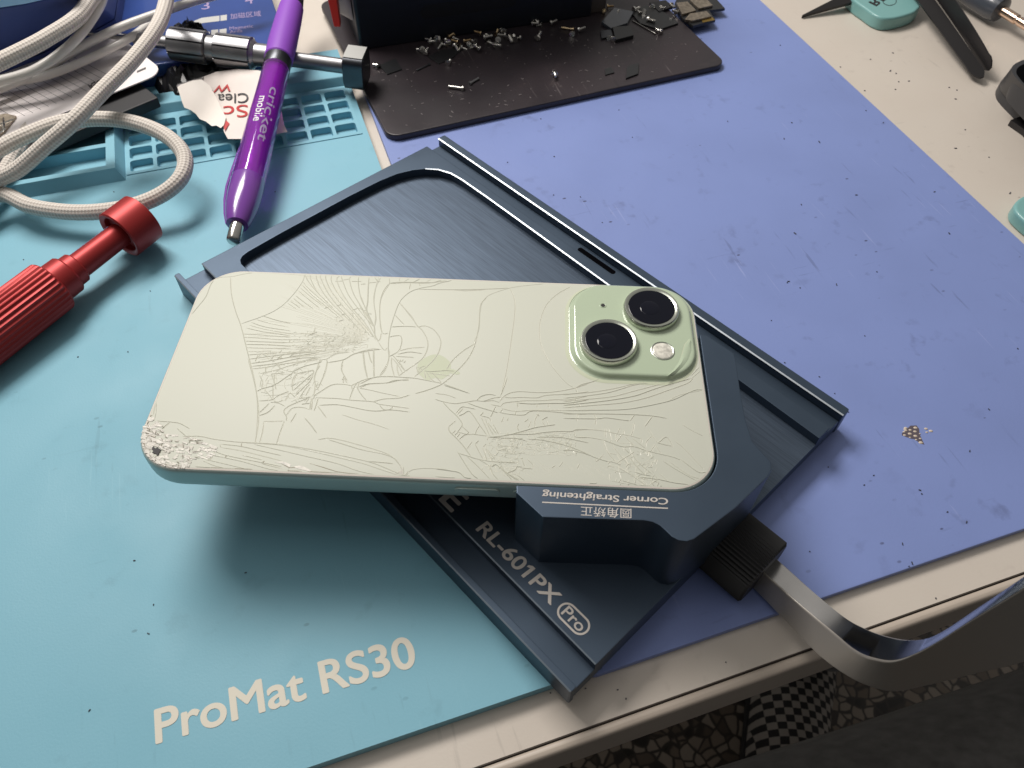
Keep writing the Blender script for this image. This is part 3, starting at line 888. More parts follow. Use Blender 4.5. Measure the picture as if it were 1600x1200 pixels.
# ---- cracks traced on the back glass
K = {1: (560, 415, 6.0), 2: (370, 415, 6.667), 3: (380, 560, 6.154), 4: (680, 590, 6.667), 5: (880, 590, 6.667), 6: (200, 400, 3.0), 7: (200, 600, 6.667), 8: (650, 400, 3.0)}
CR = {
 6: [[(480, 95), (485, 180), (505, 260), (530, 330), (560, 450), (590, 570), (606, 680), (606, 780), (597, 876)], [(830, 85), (815, 125), (775, 180), (720, 235), (650, 275), (525, 320)], [(395, 85), (430, 97), (490, 96), (540, 85), (590, 62)], [(385, 105), (385, 140), (365, 190), (330, 235), (285, 272)],
     [(1225, 130), (1300, 125), (1400, 127), (1495, 115)], [(1280, 225), (1310, 265), (1345, 310), (1360, 335)],
     [(480, 870), (600, 876), (700, 882), (850, 905), (1000, 935), (1130, 965), (1200, 990), (1280, 1025)], [(890, 860), (960, 855), (1100, 890), (1220, 930), (1270, 975), (1285, 1005)], [(1300, 1045), (1330, 1003), (1400, 995), (1498, 1000)]],
 1: [[(880, 125), (760, 165), (700, 190), (600, 208), (510, 235), (440, 280), (385, 345), (345, 440), (305, 570), (285, 680), (280, 780), (285, 860), (270, 920), (200, 1030)],
     [(385, 350), (440, 410), (500, 480), (545, 555), (600, 610), (640, 680), (650, 740), (635, 810), (590, 880), (480, 960), (375, 1035)], [(310, 575), (400, 570), (480, 570), (540, 575)], [(560, 575), (620, 565), (690, 590), (740, 640), (770, 700), (765, 770), (730, 850), (660, 930), (520, 1045)],
     [(1200, 300), (1150, 355), (1135, 430), (1130, 540), (1110, 660), (1080, 770), (1020, 880), (920, 990), (790, 1105), (650, 1165), (530, 1200)], [(1085, 735), (980, 800), (880, 890), (825, 975)],
     [(290, 670), (330, 660), (395, 660), (405, 720), (375, 800), (310, 840)], [(380, 800), (480, 775), (620, 765)], [(370, 830), (480, 810), (600, 825)], [(350, 850), (430, 855), (520, 860)],
     [(290, 850), (330, 850), (430, 985)], [(310, 860), (310, 930), (335, 1035)], [(320, 870), (370, 930), (415, 1010)], [(360, 930), (365, 980), (380, 1030)], [(350, 870), (400, 930), (435, 985)], [(370, 880), (390, 900), (395, 880)], [(405, 900), (420, 880)], [(425, 915), (440, 890)],
     [(540, 940), (560, 1000), (575, 960), (630, 940)], [(550, 950), (600, 975)], [(625, 985), (660, 995), (740, 990), (820, 985), (900, 990)], [(620, 990), (630, 1060)], [(640, 1000), (680, 1060), (710, 1085)], [(660, 1010), (760, 1020), (870, 1035)], [(690, 1000), (780, 1100)],
     [(10, 1110), (140, 1050), (260, 1040), (380, 1045), (520, 1055), (660, 1080), (790, 1105)], [(20, 1145), (100, 1110), (260, 1100), (340, 1075), (465, 1075)], [(465, 1055), (462, 1080)], [(800, 1110), (900, 1145), (1020, 1190)],
     [(105, 90), (90, 200), (85, 330), (75, 420), (110, 500), (150, 580), (155, 650), (180, 700)], [(210, 105), (165, 200), (145, 330), (155, 420), (165, 500), (150, 575)], [(290, 105), (290, 170), (240, 250), (205, 340), (200, 460), (205, 570), (225, 630)], [(385, 105), (387, 150)], [(290, 165), (400, 155), (560, 158), (700, 160)],
     [(475, 110), (430, 150)], [(575, 118), (515, 155)], [(680, 120), (640, 150)], [(490, 165), (475, 220)], [(570, 165), (580, 190)], [(780, 120), (700, 160)],
     [(215, 630), (200, 690), (175, 710)], [(225, 632), (245, 640), (275, 632)], [(180, 705), (150, 640), (80, 500), (0, 350)], [(185, 715), (240, 790), (270, 770)], [(150, 580), (60, 430), (0, 400)], [(20, 280), (70, 415)],
     [(45, 805), (60, 930), (85, 1060)], [(145, 790), (145, 930), (148, 1050)], [(90, 795), (110, 880), (130, 915)], [(0, 810), (130, 780), (215, 785)], [(340, 460), (430, 555)], [(800, 225), (900, 228), (1000, 235), (1190, 225)]],
 2: [[(770, 70), (775, 150), (830, 260), (920, 360), (1010, 450)], [(835, 75), (835, 150), (880, 250), (960, 360), (1080, 480), (1200, 600)], [(880, 75), (875, 130), (930, 250), (1010, 370), (1120, 490), (1300, 690)], [(930, 80), (930, 150), (975, 250), (1070, 380), (1200, 520), (1400, 740)], [(990, 85), (985, 160), (1040, 270), (1130, 390), (1260, 540), (1440, 760)],
     [(1075, 95), (1045, 130), (1050, 180), (1100, 290), (1200, 440), (1330, 590), (1450, 780)], [(1090, 95), (1110, 180), (1160, 300), (1250, 430), (1340, 540), (1430, 640)], [(1190, 100), (1175, 150), (1210, 280), (1290, 420), (1380, 560), (1430, 640)], [(1275, 100), (1265, 180), (1290, 330), (1350, 460)], [(1380, 100), (1370, 250), (1365, 380), (1355, 465), (1400, 570), (1430, 640), (1435, 720), (1465, 780)],
     [(710, 90), (750, 170), (850, 290), (960, 390)], [(690, 170), (760, 250), (900, 370), (1020, 470), (1120, 560)], [(680, 200), (790, 310), (950, 440), (1080, 550)], [(660, 230), (780, 330), (900, 420)], [(640, 260), (760, 360), (860, 440)], [(610, 310), (700, 380), (800, 450)], [(590, 340), (700, 430)], [(560, 370), (660, 440)], [(530, 390), (620, 450)],
     [(60, 712), (200, 718), (400, 735), (560, 745)], [(65, 745), (250, 755), (440, 770), (700, 770)], [(75, 785), (300, 795), (540, 800)], [(85, 820), (300, 825), (560, 840)], [(95, 855), (300, 860), (550, 865)], [(105, 895), (300, 895), (600, 905), (800, 880)], [(115, 930), (250, 920), (420, 915)], [(130, 975), (300, 950), (550, 920), (850, 895)], [(140, 1020), (350, 990), (600, 945), (860, 905)], [(150, 1050), (400, 1020), (660, 965), (870, 960)], [(160, 1075), (300, 1060), (450, 1030), (650, 1000), (860, 955)], [(240, 1125), (400, 1090), (560, 1040), (700, 1000), (860, 975)], [(350, 1130), (500, 1115)],
     [(150, 590), (300, 640), (560, 680)], [(130, 620), (300, 665), (600, 715)], [(100, 650), (280, 690), (560, 730)], [(200, 560), (340, 600), (540, 640)], [(260, 520), (420, 570), (560, 600)],
     [(220, 930), (190, 1000)], [(395, 930), (350, 985)], [(490, 920), (430, 970)], [(620, 900), (550, 950)], [(660, 870), (655, 960)], [(555, 770), (545, 805)], [(300, 1050), (300, 1120)], [(445, 1040), (450, 1080)],
     [(580, 1105), (700, 1050), (860, 1010), (880, 990)], [(650, 1130), (780, 1090), (800, 1110), (760, 1180)], [(590, 1180), (640, 1130)], [(930, 975), (940, 1020), (890, 1180)], [(870, 970), (830, 1090), (800, 1190)], [(860, 985), (940, 970), (1030, 920), (1180, 900)], [(945, 1010), (1110, 980), (1220, 920), (1380, 885), (1500, 870)], [(1110, 980), (1090, 1040), (1100, 1110), (1145, 1195)],
     [(1310, 900), (1330, 1060), (1360, 1170)], [(1420, 885), (1425, 1160)], [(1370, 890), (1390, 970), (1410, 1010)], [(1590, 880), (1575, 1000), (1540, 1090), (1490, 1150)],
     [(1020, 165), (1100, 160)], [(1110, 150), (1170, 140)], [(1195, 165), (1300, 165)], [(1370, 180), (1500, 168)], [(1290, 195), (1340, 190)], [(1480, 115), (1440, 250), (1425, 360), (1445, 500), (1435, 620)], [(1440, 110), (1470, 170)], [(1580, 190), (1520, 280), (1490, 400), (1490, 560), (1510, 700)],
     [(910, 445), (960, 430)], [(1040, 420), (1090, 405)], [(1090, 515), (1130, 500)], [(1200, 465), (1270, 440)], [(1310, 475), (1350, 462)], [(1060, 580), (1110, 565)], [(1210, 650), (1230, 620)], [(800, 700), (820, 640)], [(740, 730), (840, 690)]],
 3: [[(45, 0), (100, 200), (135, 380), (148, 520), (140, 660), (112, 810)], [(195, 610), (185, 700), (155, 810)], [(195, 605), (290, 605), (390, 600)], [(395, 600), (350, 720), (318, 825)], [(130, 318), (185, 290), (300, 255), (420, 175), (475, 140)], [(155, 160), (185, 220), (180, 280)], [(270, 150), (300, 230), (315, 300)], [(300, 150), (295, 240)], [(205, 300), (250, 350), (280, 395)], [(285, 265), (285, 390)], [(150, 410), (280, 395), (340, 355), (440, 315)],
     [(475, 315), (470, 230), (500, 160), (580, 130), (680, 120)], [(480, 310), (570, 230), (670, 140)], [(500, 360), (580, 280), (640, 220), (670, 165)], [(680, 160), (690, 250), (680, 350)], [(805, 30), (790, 120), (740, 240), (715, 290)], [(740, 60), (690, 150), (690, 230), (725, 310)],
     [(670, 365), (740, 320), (850, 255), (950, 248), (1050, 262)], [(715, 378), (900, 385), (1050, 402), (1240, 415), (1310, 440), (1450, 460), (1600, 480)], [(1020, 395), (1050, 310), (1090, 240), (1120, 225)], [(1050, 300), (1045, 260), (1100, 235)], [(1090, 270), (1130, 340), (1185, 405)], [(1100, 280), (1115, 230)], [(1110, 285), (1200, 300), (1350, 335), (1500, 365)], [(1110, 275), (1200, 245), (1380, 235), (1500, 210), (1580, 205)], [(1110, 225), (1200, 195), (1330, 175), (1460, 175), (1580, 190)],
     [(1250, 415), (1350, 390), (1500, 380), (1600, 350)], [(1310, 445), (1350, 490), (1410, 490), (1440, 460)], [(730, 450), (900, 445), (1050, 470), (1200, 500), (1300, 505), (1420, 495), (1600, 515)], [(715, 455), (800, 570)], [(590, 570), (650, 640), (710, 720)], [(510, 525), (455, 615)],
     [(720, 380), (700, 450), (680, 505)], [(655, 380), (640, 490)], [(665, 400), (655, 495)], [(640, 375), (500, 430), (420, 470), (390, 510), (415, 560), (415, 600)], [(410, 550), (470, 480), (560, 470), (640, 490)], [(400, 410), (440, 340), (470, 340)], [(540, 380), (600, 290), (640, 250)], [(600, 360), (640, 280)], [(540, 385), (650, 370)], [(450, 325), (500, 375)], [(500, 395), (520, 430)], [(560, 440), (640, 430)],
     [(155, 520), (200, 480), (250, 430)], [(155, 550), (240, 515), (305, 450)], [(260, 420), (340, 430), (400, 460)], [(290, 405), (330, 420), (380, 400)],
     [(0, 810), (200, 820), (400, 840), (650, 890), (900, 950), (1150, 1010), (1300, 1060), (1500, 1140)], [(100, 825), (300, 870), (600, 940), (900, 1010), (1100, 1080), (1250, 1145)], [(950, 540), (1100, 590), (1250, 630), (1400, 680)], [(820, 780), (950, 820), (1150, 880), (1330, 915), (1450, 960), (1500, 1020)], [(1200, 990), (1330, 1000), (1440, 1010)], [(950, 210), (970, 170)], [(940, 100), (955, 60)], [(940, 110), (1000, 215)], [(960, 240), (970, 190), (1000, 240)], [(1470, 1110), (1530, 1080), (1540, 1140)], [(1500, 1130), (1600, 1160)], [(1540, 1040), (1545, 1140), (1590, 1080)]],
 4: [[(750, 0), (720, 90), (680, 190)], [(80, 255), (150, 330), (210, 385), (250, 430), (280, 490), (230, 570)], [(0, 225), (80, 250), (200, 270), (300, 258), (420, 240), (500, 245), (600, 215), (690, 200)], [(430, 240), (480, 195), (560, 175), (630, 185)], [(670, 250), (710, 200), (780, 160), (880, 145), (1000, 152), (1150, 155), (1300, 140), (1450, 110), (1600, 60)], [(720, 205), (800, 210), (900, 205), (1050, 210), (1150, 185), (1300, 175), (1450, 165), (1600, 145)], [(500, 250), (600, 240), (670, 260)], [(680, 300), (720, 265), (830, 250), (950, 240), (1100, 240), (1250, 230), (1400, 230), (1600, 190)], [(580, 280), (680, 300)], [(850, 250), (860, 310)], [(860, 265), (1000, 275), (1180, 270), (1400, 265), (1600, 230)], [(690, 320), (830, 350), (1000, 340), (1200, 340), (1450, 345), (1600, 345)], [(700, 330), (680, 355)], [(840, 350), (835, 385)], [(660, 360), (760, 380), (920, 390), (1000, 350), (1200, 355), (1480, 380), (1600, 378)],
     [(340, 265), (450, 305), (600, 350), (650, 365)], [(630, 300), (600, 360), (575, 410)], [(215, 375), (270, 310), (330, 310), (420, 330)], [(245, 400), (290, 380), (350, 350), (400, 400), (460, 490), (540, 600)], [(230, 385), (290, 320)], [(460, 500), (430, 550), (415, 590)], [(480, 410), (520, 500), (570, 610)], [(520, 430), (560, 520), (610, 600)], [(480, 400), (560, 420), (575, 455)], [(550, 470), (640, 590)], [(600, 480), (660, 590)], [(500, 360), (470, 395)], [(140, 510), (210, 450)], [(140, 510), (150, 560), (230, 640), (300, 720), (370, 820)],
     [(180, 580), (210, 550)], [(205, 600), (235, 570)], [(225, 620), (260, 580)], [(250, 645), (300, 600), (340, 590)], [(230, 565), (330, 590), (400, 590), (550, 610)], [(330, 595), (350, 565)], [(270, 500), (350, 570)], [(330, 740), (385, 665)], [(420, 690), (450, 655)], [(415, 690), (450, 760), (500, 850)], [(500, 720), (530, 690)], [(495, 730), (540, 860)], [(520, 735), (600, 865)], [(540, 745), (630, 860)],
     [(550, 620), (640, 615), (750, 600), (870, 570), (960, 545), (1050, 520), (1180, 500), (1250, 490)], [(550, 615), (545, 650)], [(560, 620), (700, 630), (850, 635), (950, 660)], [(740, 600), (820, 590), (1000, 590), (1150, 570), (1300, 560), (1420, 560), (1480, 540), (1600, 540)], [(1450, 580), (1470, 620), (1600, 625)], [(1060, 620), (1250, 620), (1350, 630), (1450, 650), (1600, 680)], [(960, 640), (1100, 650), (1250, 680), (1400, 720), (1600, 800)],
     [(1080, 370), (1040, 440), (1035, 520)], [(1055, 380), (1085, 400)], [(970, 430), (930, 460)], [(1000, 450), (970, 520)], [(1110, 440), (1140, 500)], [(1160, 450), (1175, 490)], [(1110, 440), (1170, 410)], [(870, 480), (855, 520), (875, 555)], [(710, 410), (690, 465)], [(760, 420), (745, 450)],
     [(230, 770), (300, 880), (380, 1000), (440, 1095)], [(330, 820), (450, 930), (570, 1100)], [(450, 850), (560, 920), (600, 1000), (650, 1100)], [(240, 785), (350, 820), (450, 850), (600, 875), (750, 880), (840, 880)], [(590, 930), (640, 910), (740, 1000), (800, 1100)], [(680, 900), (720, 970), (850, 1100)], [(740, 1000), (830, 960), (850, 930), (900, 930)], [(780, 1010), (870, 1100)], [(850, 1010), (930, 1095)], [(900, 840), (930, 920)], [(960, 850), (1010, 900), (1020, 950)], [(890, 940), (1010, 950)], [(1215, 940), (1250, 915)], [(1290, 930), (1330, 880)], [(1480, 945), (1500, 900)], [(0, 950), (150, 970), (250, 990), (310, 1040), (370, 1100)], [(0, 1030), (150, 1060), (200, 1085)], [(90, 80), (220, 120), (360, 165)], [(0, 165), (120, 180), (220, 215)],
     [(1460, 100), (1475, 150)], [(1465, 205), (1460, 235)], [(1450, 245), (1445, 270)], [(1500, 270), (1505, 300)], [(1465, 310), (1468, 345)], [(1480, 380), (1475, 450)], [(1060, 270), (1060, 310)], [(1180, 265), (1178, 305)]],
 5: [[(140, 100), (200, 70), (300, 45), (390, 10)], [(0, 180), (150, 165), (350, 145), (550, 110), (750, 65), (950, 45), (1100, 20)], [(0, 215), (200, 195), (450, 160), (600, 120), (750, 75), (900, 60)], [(0, 250), (200, 230), (500, 200), (700, 150), (950, 85), (1200, 20)], [(0, 290), (250, 265), (500, 235), (750, 190), (950, 120), (1150, 60), (1330, 10)], [(0, 315), (300, 290), (600, 265), (850, 215), (1100, 130), (1290, 60), (1350, 10)], [(0, 345), (250, 340), (600, 335), (800, 310), (1000, 270), (1150, 230), (1300, 160), (1380, 130), (1450, 128)], [(0, 378), (350, 378), (700, 385), (930, 400), (1080, 425)], [(0, 425), (330, 430), (450, 420), (600, 440), (690, 450)],
     [(320, 380), (340, 430), (332, 490)], [(740, 390), (695, 450)], [(930, 400), (850, 510)], [(740, 470), (725, 550), (705, 605)], [(440, 525), (440, 620)], [(590, 525), (565, 580)], [(555, 590), (545, 660)], [(605, 600), (560, 665)], [(470, 530), (500, 650)], [(630, 550), (625, 600)], [(100, 555), (250, 540), (420, 555), (560, 585), (700, 605), (820, 640)],
     [(885, 540), (940, 620), (980, 680)], [(990, 680), (1075, 620), (1145, 720)], [(925, 605), (870, 660), (855, 720)], [(980, 680), (1060, 700), (1130, 715)], [(945, 690), (1020, 790)], [(955, 700), (910, 770)], [(415, 650), (460, 770), (550, 885)], [(420, 650), (500, 680), (620, 720), (740, 720), (860, 760)], [(510, 700), (600, 820), (680, 910)], [(640, 610), (740, 720)], [(720, 630), (860, 740)], [(640, 740), (690, 790)], [(560, 890), (620, 850), (700, 800), (740, 770)], [(690, 820), (760, 920), (850, 1010)], [(730, 820), (800, 900), (930, 1010)], [(470, 900), (490, 875), (550, 890), (600, 910)], [(460, 935), (480, 920), (540, 935)], [(655, 930), (685, 900), (710, 940)],
     [(860, 760), (1000, 795), (1150, 830), (1220, 860)], [(850, 770), (855, 800)], [(880, 770), (875, 805)], [(905, 780), (910, 815)], [(625, 720), (622, 755)], [(495, 655), (490, 685)], [(815, 640), (812, 680)], [(975, 850), (960, 900)], [(930, 880), (912, 930)], [(0, 760), (100, 760), (250, 800), (350, 840), (480, 880)], [(130, 620), (280, 625), (420, 650)], [(330, 840), (350, 870), (420, 800)],
     [(540, 990), (550, 975)], [(600, 1060), (580, 1090)], [(800, 1040), (780, 1065), (850, 1110), (850, 1090)], [(800, 1040), (920, 1050), (990, 1080), (980, 1140)], [(740, 985), (850, 1015), (920, 1030), (920, 1095), (950, 1130)], [(950, 1050), (1150, 1095), (1320, 1150)], [(930, 1100), (960, 1080), (990, 1100)], [(1025, 1130), (1015, 1170)], [(685, 1110), (675, 1145)], [(590, 1120), (600, 1150)], [(620, 1075), (780, 1150)], [(1160, 660), (1260, 740), (1400, 890), (1460, 950)], [(1240, 490), (1340, 550), (1460, 610)], [(560, 930), (700, 1010), (850, 1110)], [(350, 1095), (330, 1130), (270, 1100)], [(150, 950), (160, 905)], [(1100, 870), (1300, 1010), (1480, 1110)], [(1040, 870), (1180, 960), (1420, 1110)], [(1220, 850), (1400, 980), (1560, 1030)], [(1000, 1000), (1090, 1080)]],
 8: [[(725, 143), (660, 180), (610, 230), (583, 300), (578, 370), (595, 440), (640, 520), (700, 590), (738, 617)], [(600, 128), (520, 138), (440, 150), (350, 180), (315, 210), (300, 260), (295, 340), (270, 410)], [(440, 150), (460, 200), (462, 270), (445, 400), (425, 530), (398, 655)], [(0, 155), (160, 158), (330, 155), (440, 150)], [(1340, 630), (1240, 650), (1180, 680)], [(1330, 520), (1290, 560)], [(1335, 540), (1290, 575)]],
 7: [[(570, 545), (750, 545), (900, 575), (1100, 600), (1330, 615), (1600, 635)], [(300, 385), (440, 395), (540, 410), (650, 470)], [(435, 400), (370, 450), (320, 510)], [(510, 460), (600, 540)], [(280, 385), (360, 440)], [(265, 190), (295, 250), (285, 330), (270, 385)], [(250, 200), (275, 260), (265, 320)],
     [(970, 625), (1180, 650), (1400, 700), (1600, 745)], [(970, 660), (1200, 700), (1600, 800)], [(960, 625), (965, 660)], [(1185, 610), (1178, 645)], [(900, 700), (1030, 745), (1300, 800), (1600, 860)], [(870, 740), (1020, 770), (1200, 810), (1450, 880), (1560, 915)], [(1030, 740), (1015, 770)], [(1420, 800), (1405, 830), (1600, 880)], [(830, 790), (1000, 830), (1230, 910)], [(780, 800), (900, 850), (1000, 890)], [(700, 860), (860, 900)], [(1190, 740), (1400, 790)], [(915, 680), (850, 790), (790, 770)]],
}
DEEP = {7: [[(915, 690), (850, 790), (800, 775)], [(1020, 740), (1012, 772)], [(1185, 612), (1180, 650)], [(1420, 800), (1400, 832)], [(720, 890), (900, 905), (1095, 905)], [(1095, 885), (1090, 905)], [(1100, 885), (1260, 918)]],
        3: [[(205, 985), (185, 1015)], [(370, 1015), (440, 1050), (520, 1050), (640, 1100), (760, 1125), (900, 1138)], [(640, 1010), (760, 1045), (900, 1090), (1010, 1130), (1100, 1146)], [(445, 1050), (425, 1090), (520, 1110), (560, 1118)], [(0, 1090), (80, 1098)]]}
def on_glass(x, y):
    a, b = PH.inv(at(x, y, ZBK))
    X, Y, rad = hx - 1.25, hy - 1.25, 11.0
    a, b = max(-X, min(X, a)), max(-Y, min(Y, b))
    ca, cb = max(-X + rad, min(X - rad, a)), max(-Y + rad, min(Y - rad, b))
    d = math.hypot(a - ca, b - cb)
    if d > rad: a, b = ca + (a - ca) * rad / d, cb + (b - cb) * rad / d
    return PH(a, b, ZBK)
mb = MB()
for k, (ox, oy, sc) in K.items():
    for ln in CR.get(k, []):
        P = [on_glass(ox + x / sc, oy + y / sc) for x, y in ln]
        if len(P) > 2: P = cr(P, 5)
        mb.ridge(P, ZBK - 0.01, R_.uniform(0.26, 0.38), R_.uniform(0.08, 0.13) * (1.3 if k in (4, 5) else 1.0))
def ticks(k, box, n, l0, l1, ang, spread):
    ox, oy, sc = K[k]
    for _ in range(n):
        x, y = R_.uniform(box[0], box[2]), R_.uniform(box[1], box[3])
        a = math.radians(ang + R_.gauss(0, spread)); l = R_.uniform(l0, l1)
        pts = [(x, y), (x + l * math.cos(a), y + l * math.sin(a))]
        if R_.random() < .4: pts.append((pts[1][0] + l * .6 * math.cos(a + 1.3), pts[1][1] + l * .6 * math.sin(a + 1.3)))
        mb.ridge([on_glass(ox + u / sc, oy + v / sc) for u, v in pts], ZBK - .01, R_.uniform(.2, .34), R_.uniform(.06, .11))
ticks(2, (560, 700, 1000, 900), 60, 14, 42, -55, 40)
ticks(2, (900, 760, 1300, 900), 45, 14, 40, -50, 50)
ticks(2, (1000, 500, 1400, 780), 45, 12, 34, -35, 45)
ticks(2, (170, 880, 650, 1130), 26, 20, 60, -40, 30)
ticks(4, (620, 590, 1250, 780), 70, 18, 50, 70, 45)
ticks(4, (560, 640, 900, 1000), 45, 20, 55, -45, 35)
ticks(4, (1150, 560, 1460, 780), 40, 18, 50, 80, 40)
ticks(5, (0, 560, 140, 800), 16, 20, 50, 80, 40)
ticks(5, (680, 760, 960, 1120), 34, 20, 50, -40, 50)
ticks(3, (160, 100, 520, 420), 22, 25, 70, -30, 35)
ticks(3, (500, 200, 720, 430), 20, 25, 60, -50, 25)
# fine parallel hairlines in the lower right
for i in range(46):
    ox, oy, sc = K[4]
    x = 620 + i * 26 + R_.uniform(-8, 8); y = 860 + R_.uniform(-60, 120)
    l = R_.uniform(120, 330)
    q = [(x, y), (x + l * .55, y + l * .45), (x + l, y + l * .9)]
    q = [(a, b) for a, b in q if b < 1085 - (0 if a < 820 else 0)]
    if len(q) > 1: mb.ridge([on_glass(ox + a / sc, oy + b / sc) for a, b in q], ZBK - .01, .16, .035)
mb.build('cracks', M['crack'], glass, smooth=25)
# crack highlights painted as pale lips, plus the finest shatter webs between them
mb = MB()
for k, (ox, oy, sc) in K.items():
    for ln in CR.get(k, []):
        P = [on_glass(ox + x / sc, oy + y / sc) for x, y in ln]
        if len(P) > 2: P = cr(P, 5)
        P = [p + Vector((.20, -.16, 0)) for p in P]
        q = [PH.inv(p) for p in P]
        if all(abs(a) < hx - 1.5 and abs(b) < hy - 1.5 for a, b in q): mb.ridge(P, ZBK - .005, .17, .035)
def fan(k, c, a0, a1, n, r0, r1, curve):
    ox, oy, sc = K[k]
    for i in range(n):
        a = math.radians(a0 + (a1 - a0) * (i + R_.uniform(-.25, .25)) / n)
        ra, rb = r0 * R_.uniform(.7, 1.5), r1 * R_.uniform(.55, 1.0)
        pts = []
        for j in range(5):
            rad = ra + (rb - ra) * j / 4
            b = a + math.radians(curve) * (j / 4) ** 1.5
            pts.append((c[0] + rad * math.cos(b), c[1] + rad * math.sin(b)))
        mb.ridge(cr([on_glass(ox + x / sc, oy + y / sc) for x, y in pts], 3), ZBK - .005, .15, .045)
fan(2, (1465, 800), 176, 236, 44, 120, 1330, -3)
fan(2, (1465, 800), 164, 178, 14, 300, 1330, 2)
def web(k, x0, x1, y0, y1, rows, seg, slope, wob):
    ox, oy, sc = K[k]
    g = []
    for j in range(rows):
        row = []; x = x0 + R_.uniform(0, seg)
        while x < x1:
            row.append((x, y0 + (y1 - y0) * (j + .5) / rows + (x - x0) * slope + R_.gauss(0, wob))); x += seg * R_.uniform(.55, 1.4)
        g.append(row)
    for j, row in enumerate(g):
        i = 0
        while i < len(row) - 1:
            m = R_.randint(1, 4)
            seg_ = row[i:i + m + 1]
            if R_.random() < .78 and len(seg_) > 1: mb.ridge([on_glass(ox + x / sc, oy + y / sc) for x, y in seg_], ZBK - .005, R_.uniform(.14, .24), R_.uniform(.04, .09))
            i += m
        if j + 1 < rows:
            for (x, y) in row:
                if R_.random() < .5:
                    t = min(g[j + 1], key=lambda q: abs(q[0] - x)) if g[j + 1] else None
                    if t and abs(t[0] - x) < seg: mb.ridge([on_glass(ox + u / sc, oy + v / sc) for u, v in ((x, y), t)], ZBK - .005, R_.uniform(.14, .24), R_.uniform(.04, .09))
web(4, 620, 1460, 545, 800, 10, 62, .03, 7)
web(4, 480, 900, 640, 1000, 9, 55, .18, 10)
web(5, 460, 980, 600, 1080, 9, 80, .30, 14)
web(2, 200, 900, 880, 1080, 7, 75, -.06, 8)
web(2, 620, 1380, 700, 900, 8, 58, .02, 9)
web(3, 170, 640, 110, 430, 7, 75, -.10, 12)
mb.build('fine_cracks_and_highlights', M['crack_l'], glass, smooth=25)
mb = MB()
for k, lst in DEEP.items():
    ox, oy, sc = K[k]
    for ln in lst:
        mb.ridge([on_glass(ox + x / sc, oy + y / sc) for x, y in ln], ZBK, .2, .05)
ox, oy, sc = K[7]
for ln in [[(175, 520), (180, 440), (200, 370), (225, 325), (260, 325)], [(160, 540), (155, 620), (170, 690), (210, 750), (270, 800), (360, 860)], [(160, 570), (180, 575)], [(270, 800), (300, 760)], [(320, 510), (370, 450), (430, 405)]]:
    mb.ridge([on_glass(ox + x / sc, oy + y / sc) for x, y in ln], ZBK, .32, .06)
mb.build('open_cracks', M['crack_d'], glass)
# crushed corner: a patch of pale splinters split by radiating cracks
mb = MB()
patch = [(165, 530), (185, 440), (215, 350), (255, 330), (285, 385), (360, 440), (400, 520), (600, 545), (900, 620), (915, 690), (850, 780), (700, 800), (640, 850), (560, 900), (420, 880), (330, 850), (240, 790), (185, 720), (160, 640)]
pw = [on_glass(ox + x / sc, oy + y / sc) for x, y in patch]
def inside(x, y, P):
    c = False
    for a in range(len(P)):
        x1, y1 = P[a]; x2, y2 = P[a - 1]
        if (y1 > y) != (y2 > y) and x < (x2 - x1) * (y - y1) / (y2 - y1) + x1: c = not c
    return c
n_sh = 0
while n_sh < 230:
    u = R_.random() ** 1.6
    x, y = 165 + u * 740, R_.uniform(335, 895)
    if not inside(x, y, patch) or (abs(x - 300) < 50 and abs(y - 705) < 50): continue
    n_sh += 1
    P = on_glass(ox + x / sc, oy + y / sc)
    a0 = math.radians(-(12 + (y - 640) * .06)) + R_.gauss(0, .16)
    l, w = R_.uniform(.35, .95), R_.uniform(.16, .4)
    U = Vector((math.cos(a0), math.sin(a0), R_.gauss(0, .05))) * l; V = Vector((-math.sin(a0), math.cos(a0), R_.gauss(0, .10))) * w
    c = [P - U - V, P + U - V * R_.uniform(.5, 1.2), P + U * R_.uniform(.6, 1.1) + V, P - U * R_.uniform(.6, 1.1) + V * R_.uniform(.6, 1.2)]
    zz = ZBK + .03 + .0004 * n_sh
    mb.face([mb.bm.verts.new((q.x, q.y, zz + (q.z - ZBK) * .6)) for q in c])
ox3, oy3, sc3 = K[3]; MBS = mb; mb = MB()
for ln in [[(300, 1000), (380, 990), (460, 1020), (450, 1050), (370, 1010)], [(480, 1040), (560, 1030), (660, 1080), (640, 1100), (520, 1060)], [(1490, 1090), (1540, 1060), (1535, 1130)]]:
    mb.sheet([on_glass(ox3 + x / sc3, oy3 + y / sc3) for x, y in ln], ZBK + .05)
    mb.build('lifted_flake', M['shard'], glass, smooth=0); mb = MB()
mb = MBS
mb.build('splintered_corner', M['shard'], glass, smooth=0)
mb = MB()
for _ in range(95):
    u = R_.random() ** 1.5
    x, y = 175 + u * 560, R_.uniform(380, 880)
    if not inside(x, y, patch): continue
    a = math.radians(R_.choice((8, 12, 20, 70, 95, 110)) + R_.gauss(0, 10)); l = R_.uniform(22, 65)
    q = [(x, y), (x + l * .5 * math.cos(a) + R_.uniform(-6, 6), y + l * .5 * math.sin(a)), (x + l * math.cos(a), y + l * math.sin(a) * .8)]
    mb.ridge([on_glass(ox + a_ / sc, oy + b_ / sc) for a_, b_ in q], ZBK + .17, .15, .05)
mb.build('corner_cracks', M['crack_d'], glass)
mb = MB()
ra = rr(PH, -hx + .62, hx - .62, -hy + .62, hy - .62, 11.8, 12); rb = rr(PH, -hx + .98, hx - .98, -hy + .98, hy - .98, 11.4, 12)
mb.loft([[Vector((p.x, p.y, 38.36)) for p in ra], [Vector((p.x, p.y, 38.495)) for p in rb]], cap0=False, cap1=False)
